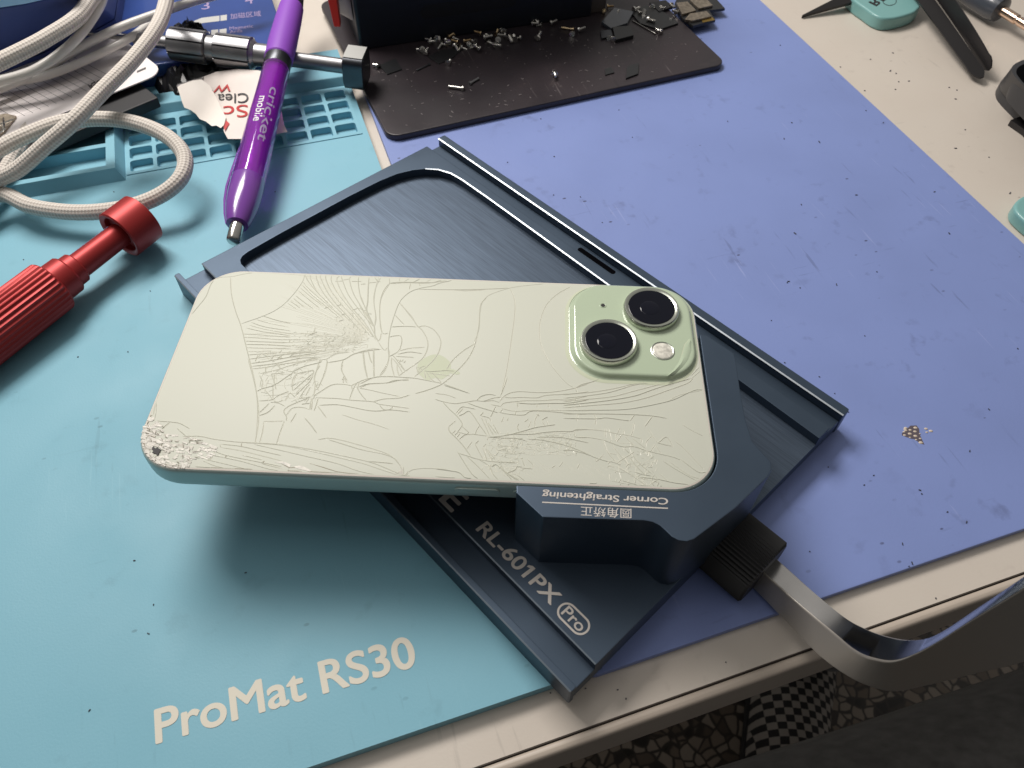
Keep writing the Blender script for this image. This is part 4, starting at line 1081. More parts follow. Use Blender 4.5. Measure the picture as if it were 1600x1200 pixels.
mb.build('glass_rim_highlight', M['rim'], glass)
mb = MB()
mb.prism([on_glass(ox + x / sc, oy + y / sc) for x, y in [(250, 680), (268, 650), (285, 675), (310, 668), (348, 690), (330, 715), (312, 752), (290, 728), (255, 720), (268, 700)]], ZBK, ZBK + .26)
mb.build('puncture', M['dark'], glass)
# chipped rim of the camera plateau
mb = MB()
ox, oy = 860, 420
P = [(1300, 655), (1255, 710), (1235, 790), (1200, 880), (1150, 950), (1085, 1020)]
Q = [(1320, 700), (1320, 770), (1290, 850), (1240, 920), (1180, 975), (1085, 1022)]
rows = []
for (a, b) in zip(P, Q):
    p, q = at(860 + a[0] / 6, 420 + a[1] / 6, 40), at(860 + b[0] / 6, 420 + b[1] / 6, 40)
    rows.append([p + Vector((0, 0, .1)), p.lerp(q, .5) + Vector((0, 0, .42)), q + Vector((0, 0, .02))])
mb.loft(rows, closed=False, cap0=False, cap1=False)
mb.build('chipped_glass', M['mint'], bump)
mb = MB()
mb.sheet([at(860 + x / 6, 420 + y / 6, 40.1) for x, y in [(1300, 660), (1255, 710), (1235, 780), (1215, 850), (1240, 830), (1275, 760), (1305, 690)]], 40.16)
mb.build('chip_edge', M['mint_logo'], bump)  # flat pale sheet along the chip, in the emblem tone

# ------------------------------------------------------------------ steel bar with ribbed sleeve
bar = thing('steel_bar', 'bent polished steel bar with a ribbed black rubber sleeve on its end', 'steel bar', at(1160, 870, ZP), FX.a)
Mp = [(1150, 858, 11), (1190, 893, 11), (1245, 942, 14), (1300, 988, 20), (1335, 1017, 26), (1365, 1030, 32), (1400, 1033, 38), (1450, 1012, 46), (1520, 968, 56), (1600, 919, 66), (1700, 855, 78)]
Up = [(1170, 838, 11), (1213, 872, 11), (1268, 921, 14), (1318, 962, 20), (1352, 981, 26), (1385, 993, 32), (1420, 999, 38), (1462, 992, 46), (1530, 948, 56), (1600, 900, 66), (1690, 838, 78)]
Lo = [(1131, 878), (1172, 915), (1222, 966), (1272, 1018), (1308, 1047), (1345, 1068), (1395, 1081), (1455, 1070), (1530, 1052), (1612, 1032), (1720, 990)]
m_, u_, l_ = [at(*p) for p in Mp], [at(*p) for p in Up], []
for i, (x, y) in enumerate(Lo):
    zz = Mp[i][2] - (8 + 1.7 * max(0, i - 3))
    l_.append(at(x, y, max(zz, 3.0)))
m_, u_, l_ = cr(m_, 6), cr(u_, 6), cr(l_, 6)
h_ = [u + (l - m) for u, l, m in zip(u_, l_, m_)]
mb = MB()
mb.loft([[m, u, h, l] for m, u, h, l in zip(m_, u_, h_, l_)])
bo = mb.build('bar', M['satin'], bar, bev=0.45, seg=3, ang=40, smooth=50)
# the upper (inner) face is a mirror-polished strip let into the bar
mb = MB()
mb.loft([[m.lerp(u, .06) + Vector((0, 0, .12)), m.lerp(u, .94) + Vector((0, 0, .12)), m.lerp(u, .94) - Vector((0, 0, .5)), m.lerp(u, .06) - Vector((0, 0, .5))] for m, u in zip(m_, u_)])
mb.build('polished_face', M['polish'], bar, smooth=60)
ks0, kt0 = FX.inv(at(1101, 881, 9)); 
mb = MB()
sl = Frame((at(1160, 868, 9).x, at(1160, 868, 9).y), FX.a + 0.0)
n = 26; L_, Wd = 7.0, 9.6
a_ax = Vector((math.cos(FX.a), math.sin(FX.a), 0)); b_ax = Vector((-a_ax.y, a_ax.x, 0))
cen = at(1160, 868, 10.5)
pr = []
for i in range(n + 1):
    t = -Wd + 2 * Wd * i / n
    pr.append((t, .0 if i % 2 else .55))
# ribbed block: ribs run along the bar, wrapped round a rounded section
rings = []
for d in (-L_, -L_ + .5, L_ - .5, L_):
    ring = []
    k = .93 if abs(d) == L_ else 1.0
    NN = 112
    for i in range(NN):
        th = 2 * math.pi * i / NN
        ex = 3.6
        cx, cz = math.cos(th), math.sin(th)
        r = (abs(cx) ** ex + abs(cz) ** ex) ** (-1 / ex)
        g = 1.0 - ((.06) if i % 2 else 0)
        ring.append(cen + a_ax * d + b_ax * (r * cx * Wd * k * g) + Vector((0, 0, r * cz * 7.6 * k * g)))
    rings.append(ring)
mb.loft(rings)
mb.build('rubber_sleeve', M['rubber'], bar, smooth=20)

# ------------------------------------------------------------------ red screwdriver
A0, A1 = at(-62, 557, 13), at(212, 348, 15.5)
dv = (A1 - A0)
rd = thing('screwdriver', 'red anodised screwdriver with fine ribbed grip and round end cap', 'screwdriver', (A0.x, A0.y, ZT), math.atan2(dv.y, dv.x))
px = lambda x, y: along(A0, A1, x, y)
kk = mmpx(at(60, 470, 13))
ribf = lambda th: (0.5 + 0.5 * math.cos(th * 34)) ** .6
g1 = px(92, 452)
mb = MB()
R1 = 9.3
mb.lathe(A0, dv, [(-6, R1 - 1), (-5, R1)] + [(d, R1, (.45, ribf)) for d in (-4.5, 0, g1 * .3, g1 * .6, g1 - 1.2)] + [(g1 - .6, R1 - .5), (g1, R1 - 1.5)], n=272)
gr = mb.build('grip', M['red'], rd, smooth=30)
s1_, s2_ = px(112, 432), px(126, 422)
mb = MB()
mb.lathe(A0, dv, [(g1 - .4, 7.0), (s1_ - .6, 6.9), (s1_, 6.4), (s1_ + .01, 5.7), (s2_ - .5, 5.6), (s2_, 5.1), (s2_ + .01, 4.5), (px(190, 365), 4.35)], n=48)
sh = mb.build('shaft', M['red'], rd)
c0, c1 = px(186, 367), px(224, 339)
mb = MB()
mb.lathe(A0, dv, [(c0 + 2.4, 4.4), (c0 + 2.2, 6.9), (c0 + .3, 7.1), (c0 - .2, 7.6), (c0 - .4, 8.6), (c0, 9.1), (c1 - .3, 9.1), (c1, 8.7), (c1, .05)], n=64)
mb.build('end_cap', M['red'], rd)
up_ = Vector((0, 0, 1)); side = dv.normalized().cross(up_).normalized()
mb = MB()
for i in range(8):
    f = .08 + .84 * i / 7.0
    c = A0 + dv.normalized() * (s2_ + (px(183, 368) - s2_) * f)
    n_ = (up_ * .86 - side * .5).normalized()
    c = c + n_ * 4.52
    tdir = n_.cross(dv.normalized())
    mb.obox(c, dv.normalized() * .75, tdir * R_.uniform(.18, .3), n_ * .03)
    mb.obox(c + dv.normalized() * .6, dv.normalized() * .18, tdir * R_.uniform(.5, .8), n_ * .03)
mb.build('lettering', M['lilac'], sh)

# ------------------------------------------------------------------ gunmetal screwdriver
B0, B1 = at(105, 46, 24), at(572, 108, 15)
dv2 = B1 - B0
gs = thing('screwdriver', 'gunmetal precision screwdriver with two fluted grips and a square end nut', 'screwdriver', (B1.x, B1.y, ZT), math.atan2(dv2.y, dv2.x))
px = lambda x, y: along(B0, B1, x, y)
def ru(x, y, hw): return hw * mmpx(B0 + dv2.normalized() * px(x, y))
mb = MB(); mb.lathe(B0, dv2, [(0, .3), (2, 1.2), (px(130, 50), 1.5), (px(213, 61), 1.7)], n=16); mb.build('bit', M['steel'], gs)
flat = lambda th: 1.0 if abs(math.sin(th * 4)) < .16 else .6 * (1 - math.cos(math.pi / 8) / math.cos((th % (math.pi / 4)) - math.pi / 8))
mb = MB()
a, b_ = px(213, 60), px(270, 68)
mb.lathe(B0, dv2, [(a - 1, 2.5), (a, 3.2), (px(235, 63), 3.4), (px(237, 63), 2.8), (b_, 3.0)], n=40)
a, b_ = px(268, 67), px(325, 75)
mb.lathe(B0, dv2, [(a - .3, 5.5), (a, 6.6)] + [(d, 7.2, (1.3, flat)) for d in (a + .4, (a + b_) / 2, b_ - .4)] + [(b_, 6.4)], n=180)
mb.build('front_grip', M['gun'], gs, smooth=25)
mb = MB()
a, b_ = px(323, 75), px(340, 77)
mb.lathe(B0, dv2, [(a, 4.6), (a + .8, 5.6), (b_ - .4, 5.6), (b_, 4.8)], n=40)
mb.build('collar', M['gun'], gs)
mb = MB()
a, b_ = px(340, 77), px(395, 85)
mb.lathe(B0, dv2, [(a - .3, 5.5), (a, 6.6)] + [(d, 7.2, (1.3, flat)) for d in (a + .4, (a + b_) / 2, b_ - .4)] + [(b_, 6.2), (b_ + 1.5, 5.2)], n=180)
mb.build('rear_grip', M['gun'], gs, smooth=25)
mb = MB()
a, b_ = px(397, 85), px(421, 88)
mb.lathe(B0, dv2, [(a, 4.4), (a + .5, 5.0), (b_ - .4, 5.0), (b_, 4.6), (b_ + .01, 3.6), (b_ + 1, 3.3), (px(545, 104), 3.3)], n=40)
mb.build('shaft', M['gun'], gs)
# end nut: rounded octagonal block
a, b_ = px(541, 104), px(573, 109)
ax = dv2.normalized(); sd = Vector((ax.y, -ax.x, 0)).normalized()
mb = MB()
rings = []
for d, k in ((a, .9), (a + .5, 1), (b_ - .5, 1), (b_, .9)):
    c = B0 + ax * d
    ring = []
    for i in range(48):
        th = 2 * math.pi * (i + .5) / 48
        cx, cz = math.cos(th), math.sin(th)
        r = (abs(cx) ** 5 + abs(cz) ** 5) ** (-.2)
        ring.append(c + (sd * cx * 7.3 + sd.cross(ax) * cz * 7.6) * r * k)
    rings.append(ring)
mb.loft(rings)
mb.build('end_nut', M['gun_d'], gs, smooth=30)
upn = sd.cross(ax);
if upn.z < 0: upn = -upn
c = B0 + ax * ((a + b_) / 2) + upn * 7.62
mb = MB()
mb.obox(c, ax * ((b_ - a) / 2 - .5), sd * 5.2, upn * .05)
mb.build('sticker', M['sticker'], gs, bev=.03)

# ------------------------------------------------------------------ pen
P0_, P1_ = at(364, 378, 13.5), at(466, -30, 28)
dp = (P1_ - P0_); pd = dp.normalized()
pen = thing('pen', 'translucent purple click pen with rubber grip and silver push button', 'pen', (P0_.x, P0_.y, ZT), math.atan2(dp.y, dp.x))
px = lambda x, y: along(P0_, P1_, x, y)
def rp_(x, y, hw): return hw * mmpx(P0_ + pd * px(x, y))
mb = MB()
b0 = px(372, 352)
mb.lathe(P0_, pd, [(0, 1.6), (.25, 2.1), (.9, 2.5), (b0 + 1, 2.6)], n=32); mb.build('push_button', M['steel'], pen)
d1, d2 = px(395, 285), px(437, 110)
mb = MB()
mb.lathe(P0_, pd, [(b0 - .2, 3.4), (b0, 3.9), (b0 + 2, 4.6), (px(382, 325), 5.9), (px(388, 308), 6.3), (d1 - 1, 6.45), (d1, 6.3)], n=48)
mb.build('rear_cap', M['purple_p'], pen)
mb = MB()
RB = rp_(415, 200, 25)
mb.lathe(P0_, pd, [(d1, 6.3), (px(402, 255), 6.3), (px(415, 200), 6.1), (px(428, 145), 5.8), (d2, 5.6)], n=48)
mb.build('barrel', M['barrel'], pen)
mb = MB()
mb.lathe(P0_, pd, [(d1 + 2, 2.6), (px(410, 222), 2.6), (px(411, 218), 3.6), (px(425, 155), 3.6), (px(426, 150), 2.4), (d2 + 1, 2.4)], n=24)
mb.build('refill', M['refill'], pen)
mb = MB()
d3 = px(441, 96)
mb.lathe(P0_, pd, [(d2, 5.6), (d2 + .3, 5.75), (d3, 5.75), (d3 + .2, 5.5)], n=48); mb.build('band', M['gun_d'], pen)
mb = MB()
d4, d5 = px(463, 15), px(470, -28)
mb.lathe(P0_, pd, [(d3, 5.6), (d3 + .6, 6.1), (px(448, 72), 6.3), (px(458, 34), 5.9), (d4, 5.5), (d4 + .2, 5.0)], n=48); mb.build('rubber_grip', M['grip'], pen)
mb = MB(); mb.lathe(P0_, pd, [(d4, 5.2), (px(466, 0), 4.6), (d5, 3.2), (d5 + 8, 1.0)], n=40); mb.build('tip_cone', M['dark'], pen)
# clip down the left side
sd = Vector((pd.y, -pd.x, 0)).normalized()
if sd.x > 0: sd = -sd
upp = sd.cross(pd).normalized()
if upp.z < 0: upp = -upp
mb = MB()
rows = []
for (x, y, off) in [(374, 352, 4.0), (378, 335, 5.9), (386, 312, 7.7), (391, 290, 8.4), (397, 268, 8.1), (405, 240, 7.3), (411, 218, 6.4)]:
    c = P0_ + pd * px(x, y)
    dirn = (sd * .97 - upp * .25).normalized(); tn = dirn.cross(pd)
    w = 1.7
    rows.append([c + dirn * (off - 1.0) + tn * w, c + dirn * off + tn * w, c + dirn * off - tn * w, c + dirn * (off - 1.0) - tn * w])
mb.loft([[Vector(q) for q in r] for r in rows]); mb.build('clip', M['purple_p'], pen, bev=.3, seg=2)
def wrap_text(body, mat, ya, yb, ang_c, hgt):
    x_of = lambda y: 364 + (378 - y) * (102 / 408.0)
    da, db = px(x_of(ya), ya), px(x_of(yb), yb)
    def fn(a, b):
        d = da + (db - da) * a
        th = math.radians(ang_c) - (b - .5) * hgt / 6.0
        n_ = (upp * math.cos(th) + sd * math.sin(th))
        rad = 6.1 + (d - px(415, 200)) * -.006 + .1
        return P0_ + pd * d + n_ * rad
    text(body, 'lettering', mat, pen, P0_, P1_, P0_ + sd, bold=.008, fn=fn)
wrap_text('mobile', M['white_ink'], 169, 209, -3, 3.1)
wrap_text('cricket', M['lilac'], 153, 236, -38, 3.6)

# ------------------------------------------------------------------ cables
def cable(name, pts, r, mat, label, group=None, uvs=True):
    P = cr([at(x, y, z) for x, y, z in pts], 14)
    mb = MB(); mb.tube(P, r, 16, uvs=uvs)
    mid = P[len(P) // 2]
    o = mb.build(name, mat, None, smooth=60, loc=(mid.x, mid.y, 4.0))
    return tag(o, label, 'cable', group)
cable('braided_cable', [(-420, 520, 8), (-180, 400, 12), (-60, 335, 14), (0, 304, 13.5), (50, 323, 13), (120, 332, 13), (190, 326, 14), (245, 308, 16), (281, 280, 19), (289, 248, 21), (270, 220, 23), (235, 200, 24), (190, 188, 25), (140, 186, 26), (90, 193, 27), (40, 212, 27), (0, 232, 26), (-60, 270, 24), (-200, 380, 12), (-420, 480, 8)], 3.0, M['braid'], 'white braided cable curling in an open loop over the teal compartments')
cable('braided_cable', [(268, -60, 42), (262, -10, 42), (247, 40, 42), (209, 92, 40), (159, 143, 37), (114, 190, 34), (69, 229, 28), (30, 263, 22), (0, 278, 19), (-60, 300, 16), (-220, 340, 10), (-420, 400, 8)], 3.0, M['braid'], 'white braided cable hanging diagonally across the ruled white card')
cable('braided_cable', [(45, 200, 15), (32, 228, 16), (20, 250, 14), (0, 280, 12), (-40, 330, 10)], 3.0, M['braid'], 'short bend of white braided cable beneath the loop at the tray corner')
cable('braided_cable', [(205, -60, 42), (150, -10, 42), (120, 28, 42), (75, 58, 41), (30, 82, 40), (-60, 125, 38)], 3.2, M['braid'], 'white braided cable lying over the front of the navy case')
cable('plain_cable', [(172, -60, 38), (162, -5, 38), (140, 35, 37), (110, 70, 34), (70, 100, 31), (30, 118, 29), (-60, 140, 27)], 1.9, M['pvc'], 'smooth white cable curving down beside the braided one over the navy case', uvs=False)
cable('plain_cable', [(400, -22, 30), (330, -5, 30), (290, 6, 31), (250, 20, 31), (190, 42, 29), (140, 66, 27), (95, 92, 25), (50, 118, 23.5), (-60, 160, 23)], 1.9, M['pvc'], 'smooth white cable running from the blue box along the top of the ruled card', uvs=False)
cable('plain_cable', [(250, 28, 24), (228, 42, 24), (205, 58, 24), (150, 87, 23), (90, 112, 22.5), (40, 125, 22.5), (-60, 142, 22)], 1.8, M['pvc'], 'smooth white cable lying lowest across the middle of the ruled card', uvs=False)

# ------------------------------------------------------------------ ruled card on a black tray
ZC = 18.0
Cc = [at(-95, 255, ZC), at(243, 118, ZC), at(190, 38, ZC), at(-95, 138, ZC)]
ccx = Cc[1]
ang = math.atan2((Cc[1] - Cc[0]).y, (Cc[1] - Cc[0]).x)
CF = Frame((Cc[1].x, Cc[1].y), ang)
wtop = CF.inv(Cc[2])[1]
card = thing('ruled_card', 'white instruction card with ruled lines and grey lettering', 'card', CF(-50, 20, ZC), ang)
mb = MB(); mb.prism(rr(CF, -110, 4.5, 0, wtop + 2, 8, 8), ZC - .5, ZC)
mb.build('card_sheet', M['paper'], card)
mb = MB()
for i in range(26):
    s = -17 - i * 3.35
    q = [CF(s - 3.5, wtop - 5), CF(s + 3.0, 8.5), CF(s + 3.2, 8.5), CF(s - 3.3, wtop - 5)]
    mb.sheet(q, ZC + .05)
mb.build('ruled_lines', M['ink'], card)
mb = MB()
for j in range(9):
    t = 10 + j * 2.6
    mb.sheet([CF(-104, t), CF(-22, t), CF(-22, t + .12), CF(-104, t + .12)], ZC + .03)
mb.build('row_lines', M['ink_l'], card)
a0, a1, a2 = at(190, 112, ZC), at(138, 135, ZC), at(192, 117, ZC)
text('MEGA-IDEA', 'lettering', M['ink'], card, at(189, 110, ZC), at(137, 133, ZC), at(192, 118, ZC), bold=.03)
text('创想', 'lettering', M['ink'], card, at(177, 122, ZC), at(143, 136, ZC), at(182, 132, ZC), bold=.02, cap=.8)
text('1', 'lettering', M['ink'], card, at(228, 105, ZC), at(214, 111, ZC), at(228, 108, ZC))
mb = MB(); mb.box(CF, -112, -6, -11, wtop - 4, 10.2, ZC - 3)
tag(mb.build('parts_box', M['dark'], None, bev=.8, loc=CF(-60, 15, 10.2), rot=ang), 'flat black box underneath the ruled white card', 'box')

# small metal shielded part at the left edge
q = [at(-30, 190, ZC), at(10, 180, ZC), at(27, 184, ZC), at(8, 208, ZC), at(-20, 232, ZC)]
sp_ = thing('shield_plate', 'small silver metal shield lying on the ruled card', 'metal part', (q[2].x, q[2].y, ZC + .05))
mb = MB(); mb.prism(q, ZC + .06, ZC + 1.0); mb.build('plate', M['pcb'], sp_, bev=.2)
mb = MB()
for ln in [[(-15, 200), (22, 186)], [(-10, 215), (10, 200)], [(5, 183), (6, 206)]]:
    mb.ridge([at(x, y, ZC + 1) for x, y in ln], ZC + 1.0, .9, .35)
mb.build('raised_rim', M['steel'], sp_)

# navy case with a light blue rim
nv = thing('navy_case', 'navy fabric case with a bright blue lid at the far left', 'case', at(40, 40, 0), .35)
NF = Frame((at(60, 92, 0).x, at(60, 92, 0).y), .36)
lower, upper = [], []
def arc_pts(lst, z): return [at(x, y, z) for x, y in lst]
base = arc_pts([(-200, 160), (-60, 128), (0, 108), (70, 82), (130, 58), (180, 30)], 20)
far_ = [p + Vector((-30, 120, 0)) for p in base]
top_l = arc_pts([(-200, 30), (-60, 16), (0, 13), (40, 7), (80, -2), (120, -14)], 50)
mb = MB()
mb.loft([base + far_[::-1], top_l + [p + Vector((-30, 105, 0)) for p in top_l][::-1]])
bb = mb.build('case_body', M['navy'], nv, bev=1.5, seg=3)
mb = MB()
tl2 = [Vector((p.x, p.y, 0)) for p in top_l]
mb.prism(tl2 + [p + Vector((-30, 104, 0)) for p in tl2][::-1], 50.1, 53.5)
mb.build('lid', M['sky'], nv, bev=.6)
mb = MB(); mb.prism([Vector((p.x, p.y, 0)) for p in base + far_[::-1]], 0, 19.9)
mb.build('case_base', M['navy'], nv, bev=1)

# royal blue magnetic pad
ZM = 14.0
MF_a = math.atan2((at(440, 72, ZM) - at(330, 84, ZM)).y, (at(440, 72, ZM) - at(330, 84, ZM)).x)
q1 = at(438, 62, ZM)
MF = Frame((q1.x, q1.y), DK.a + .02)
mg = thing('magnetic_pad', 'royal blue magnetic pad with numbers and white bars behind the gunmetal screwdriver', 'magnetic pad', MF(-25, 20, ZT), MF.a)
mb = MB(); mb.prism(rr(MF, -92, 2.5, -4.5, 80, 5, 6), 0, ZM); mb.build('pad_body', M['royal'], mg, bev=.8, seg=3)
ln_ = lambda x, y: at(x, y, ZM)
text('3', 'lettering', M['lilac'], mg, ln_(315, 15), ln_(328, 14), ln_(314, 4), bold=0)
text('4', 'lettering', M['lilac'], mg, ln_(383, 7), ln_(396, 5), ln_(382, -6), bold=0)
text('加磁区域', 'lettering', M['lilac'], mg, ln_(360, 29.5), ln_(408, 24.5), ln_(359.5, 22), bold=0, cap=.8)
text('Magnetic', 'lettering', M['lilac'], mg, ln_(359, 47), ln_(396, 43), ln_(358.5, 42), bold=0)
text('Area', 'lettering', M['lilac'], mg, ln_(359, 52.5), ln_(379, 50), ln_(358.5, 47.7), bold=0)
mb = MB()
for poly in [[(303, 33), (315, 28), (343, 24.5), (343, 33), (318, 36), (300, 40)], [(344.5, 24.3), (354.5, 23), (354.5, 31.5), (344.5, 33)], [(330, 47), (341, 46), (341, 54), (330, 55)], [(343, 46), (354, 44.5), (354, 52.5), (343, 54)]]:
    mb.sheet([ln_(x, y) for x, y in poly], ZM + .05)
mb.build('white_bars', M['sticker'], mg)

# black crumpled plastic under the gunmetal screwdriver
def crumple(name, poly, z0, h, label, cat, seed, mat):
    rr2 = random.Random(seed)
    mb = MB()
    P = [at(x, y, z0 + h * .5) for x, y in poly]
    c = sum(P, Vector()) / len(P)
    bm = mb.bm
    NR, NA = 9, 30
    rings = []
    for i in range(NR + 1):
        f = 1 - i / NR
        ring = []
        for k in range(NA):
            u = k / NA * len(P); a = int(u) % len(P); b = (a + 1) % len(P)
            e = P[a].lerp(P[b], u - int(u))
            p = c.lerp(e, f)
            hh = h * (1 - f ** 3)
            ring.append(Vector((p.x, p.y, z0 + hh * (.55 + .45 * rr2.random()) + (rr2.uniform(0, 2.2) if 0 < i < NR else 0))))
        rings.append(ring)
    mb.loft(rings, cap0=True, cap1=True)
    return tag(mb.build(name, mat, None, smooth=0, loc=(c.x, c.y, z0)), label, cat)
crumple('plastic_bag', [(236, 120), (250, 70), (268, 25), (300, 20), (318, 52), (372, 64), (384, 100), (372, 122), (340, 136), (290, 150), (256, 152)], ZT + .1, 9.5, 'crumpled shiny black plastic bag under the gunmetal screwdriver', 'plastic bag', 3, M['bag'])
crumple('plastic_bag', [(262, 62), (266, 38), (290, 30), (312, 40), (330, 50), (345, 66), (330, 72), (300, 66)], 12.0, 9.0, 'tuft of glossy black plastic sticking up behind the front fluted grip', 'plastic bag', 5, M['bag'])

# ------------------------------------------------------------------ torn wrapper
ZW = 11.5
wr = thing('torn_wrapper', 'torn white wipe wrapper with red and black lettering and a ragged edge', 'wrapper', at(360, 170, ZT + .4))
def wz(x, y): return ZW + 1.6 * math.sin(x * .035) + 1.2 * math.cos(y * .06) + (y - 160) * -.03
def wat(x, y, dz=0): return at(x, y, wz(x, y) + dz)
edge = [(300, 128), (312, 122), (338, 112), (372, 108), (404, 110), (418, 114), (430, 128), (437, 160), (444, 195), (449, 206), (430, 210), (398, 217), (356, 217), (350, 206), (348, 196), (352, 184), (346, 170), (337, 150), (330, 135)]
def curved_sheet(mb, outline, dz, th=.18, mid=None):
    c = mid or (sum(p[0] for p in outline) / len(outline), sum(p[1] for p in outline) / len(outline))
    rings = []
    for k in range(7):
        f = 1 - k / 6.2
        rings.append([wat(c[0] + (x - c[0]) * f, c[1] + (y - c[1]) * f, dz) for x, y in outline])
    mb.loft(rings, cap0=False, cap1=True)
mb = MB(); curved_sheet(mb, edge, 0, mid=(385, 160)); mb.build('printed_side', M['wrap'], wr, smooth=60)
rag = [(277, 136), (283, 132), (300, 126), (315, 124), (328, 134), (337, 150), (346, 170), (353, 183), (350, 195), (345, 200), (338, 196), (331, 197), (322, 190), (312, 186), (306, 178), (298, 172), (288, 168), (284, 158), (281, 148)]
mb = MB(); curved_sheet(mb, rag, 1.2, mid=(315, 160)); mb.build('torn_flap', M['wrap_in'], wr, smooth=60)
mb = MB()
for i in range(16):
    x = 277 + i * 2.6; y = 138 - i * .75
    mb.ridge([wat(x, y), wat(x + 2, y - 6)], wz(x, y) + .75, .7, .35)
mb.build('crimped_edge', M['foil'], wr)
def wtext(body, mat, q0, q1, q2, bold=.02):
    fn = lambda a, b: wat(q0[0] + (q1[0] - q0[0]) * a + (q2[0] - q0[0]) * b, q0[1] + (q1[1] - q0[1]) * a + (q2[1] - q0[1]) * b, .35)
    text(body, 'lettering', mat, wr, wat(*q0), wat(*q1), wat(*q2), bold=bold, fn=fn)
wtext('W', M['ink_red'], (363, 131), (335, 134), (360, 142), .01)
wtext('Clea', M['ink_blk'], (388, 145), (340, 147), (388, 160), .0)
wtext('Sc', M['ink_red'], (387, 163), (349, 166), (387, 182), .0)
mb = MB(); mb.sheet([wat(x, y) for x, y in [(354, 190), (359, 194), (352, 206), (350, 200)]], wz(354, 198) + .5); mb.build('red_mark', M['ink_red'], wr)

# ------------------------------------------------------------------ black plate and the device on it
ZK0, ZK = ZP + .02, ZP + 3.0
pl = thing('black_plate', 'scratched black metal plate with rounded corners holding loose screws', 'plate', DK(125, 330, ZP), DK.a)
cp_ = [at(609, 212, ZK), at(1133, 98, ZK), at(1040, 10, ZK), at(575, 152, ZK)]
aK = math.atan2((cp_[1] - cp_[0]).y, (cp_[1] - cp_[0]).x)
KF = Frame((cp_[0].x, cp_[0].y), aK)
wid = KF.inv(cp_[1])[0]
mb = MB(); mb.prism(rr(KF, -1.0, wid + .5, -1, 128, 6, 8), ZK0, ZK); mb.build('plate_sheet', M['pad'], pl, bev=.6, seg=3)

bxl, bxr = at(562, 79, ZK), at(925, 25, ZK)
aB = math.atan2((bxr - bxl).y, (bxr - bxl).x)
BF = Frame((bxl.x, bxl.y), aB)
bw = (bxr - bxl).length
dev = thing('black_device', 'navy black boxy device with a long finger slot standing on the black plate', 'device', BF(bw / 2, 30, ZK), aB)
HB = 95
mb = MB()
mb.prism(rr(BF, .2, bw, 0, 70, 2.0, 5), ZK + .05, ZK + HB); mb.build('case', M['device'], dev, bev=.8, seg=2)
# slot in the front face
s_a, s_b = (BF.inv(at(660, 20, ZK + 16))[0], 0), None
def front(px_, py_):
    d = at(px_, py_, 0) - CAMP
    nn = Vector((BF.v.x, BF.v.y, 0)); o = Vector((BF.o.x, BF.o.y, 0))
    t = (o - CAMP).dot(nn) / d.dot(nn)
    P = CAMP + d * t
    return BF.inv(P)[0], P.z
f0 = front(668, 22); f1 = front(846, 2)
zc = f0[1]; x0 = f0[0]
ring = []
for (cx, a0) in ((x0 + 42, -90), (x0, 90)):
    for k in range(9):
        a = math.radians(a0 + 180 * k / 8); ring.append((cx + 3.4 * math.cos(a), zc + 1 + 3.4 * math.sin(a)))
mb = MB(); mb.loft([[BF(a, -.06, z) for a, z in ring], [BF(a, .3, z) for a, z in ring]])
mb.build('finger_slot', M['dark'], dev)
# left side panel with a red lever
mb = MB()
mb.prism([BF(-5.2, 14), BF(-.2, 5), BF(-.2, 66), BF(-5.2, 66)], ZK + 12, ZK + HB - 3); mb.build('side_panel', M['gun'], dev, bev=.6)
rl = at(519, 8, 26)
mb = MB()
mb.loft([[rl + Vector((-2.0, 1, 3)), rl + Vector((2.4, 1, 3)), rl + Vector((2.4, 6, 4)), rl + Vector((-2, 6, 4))],
         [rl + Vector((-.2, -3, -9)), rl + Vector((3, -3, -9)), rl + Vector((3, 0, -8)), rl + Vector((.2, 0, -8))]])
mb.build('red_lever', M['red_p'], dev, bev=.5, seg=3)

blk2 = at(932, 20, ZK)
mb = MB(); mb.box(Frame((blk2.x, blk2.y), aB), -3.2, 5, 0, 20, ZK + .05, ZK + 22)
tag(mb.build('taupe_block', M['taupe'], None, bev=.5, loc=blk2), 'taupe plastic block beside the right end of the black device', 'block')

# ------------------------------------------------------------------ screws and bits on the plate
def make_screw(name, L, r, hr, mat, label, cat, group):
    mb = MB()
    prof = [(0, hr * .7), (.05, hr), (.55, hr), (.6, r)]
    d = .6
    while d < L:
        prof += [(d + .15, r * .82), (d + .3, r)]; d += .3
    prof += [(L + .3, r * .6)]
    mb.lathe((0, 0, 0), (1, 0, 0), prof, n=12)
    o = mb.build(name, mat, None, smooth=40)
    return tag(o, label, cat, group)
kinds = [make_screw('screw', 2.6, .55, 1.1, M['screwm'], 'short silver screw lying loose on the black plate', 'screw', 'short silver screws on the black plate'),
         make_screw('gilt_screw', 3.4, .6, 1.15, M['brass'], 'gilt screw in the heap at the foot of the black device', 'screw', 'gilt screws heaped by the black device')]
used = [False, False]
def put_screw(k, x, y, rz, tilt=0.0, dz=0.0, label=None, group=None, scale=1.0):
    P = at(x, y, ZK + 1.0 * scale + dz)
    if not used[k]: o = kinds[k]; used[k] = True
    else: o = kinds[k].copy(); COL.objects.link(o)
    o.location = P * MM; o.rotation_euler = (R_.random() * 6, tilt, rz); o.scale = (scale,) * 3
    if label: o['label'] = label
    if group: o['group'] = group
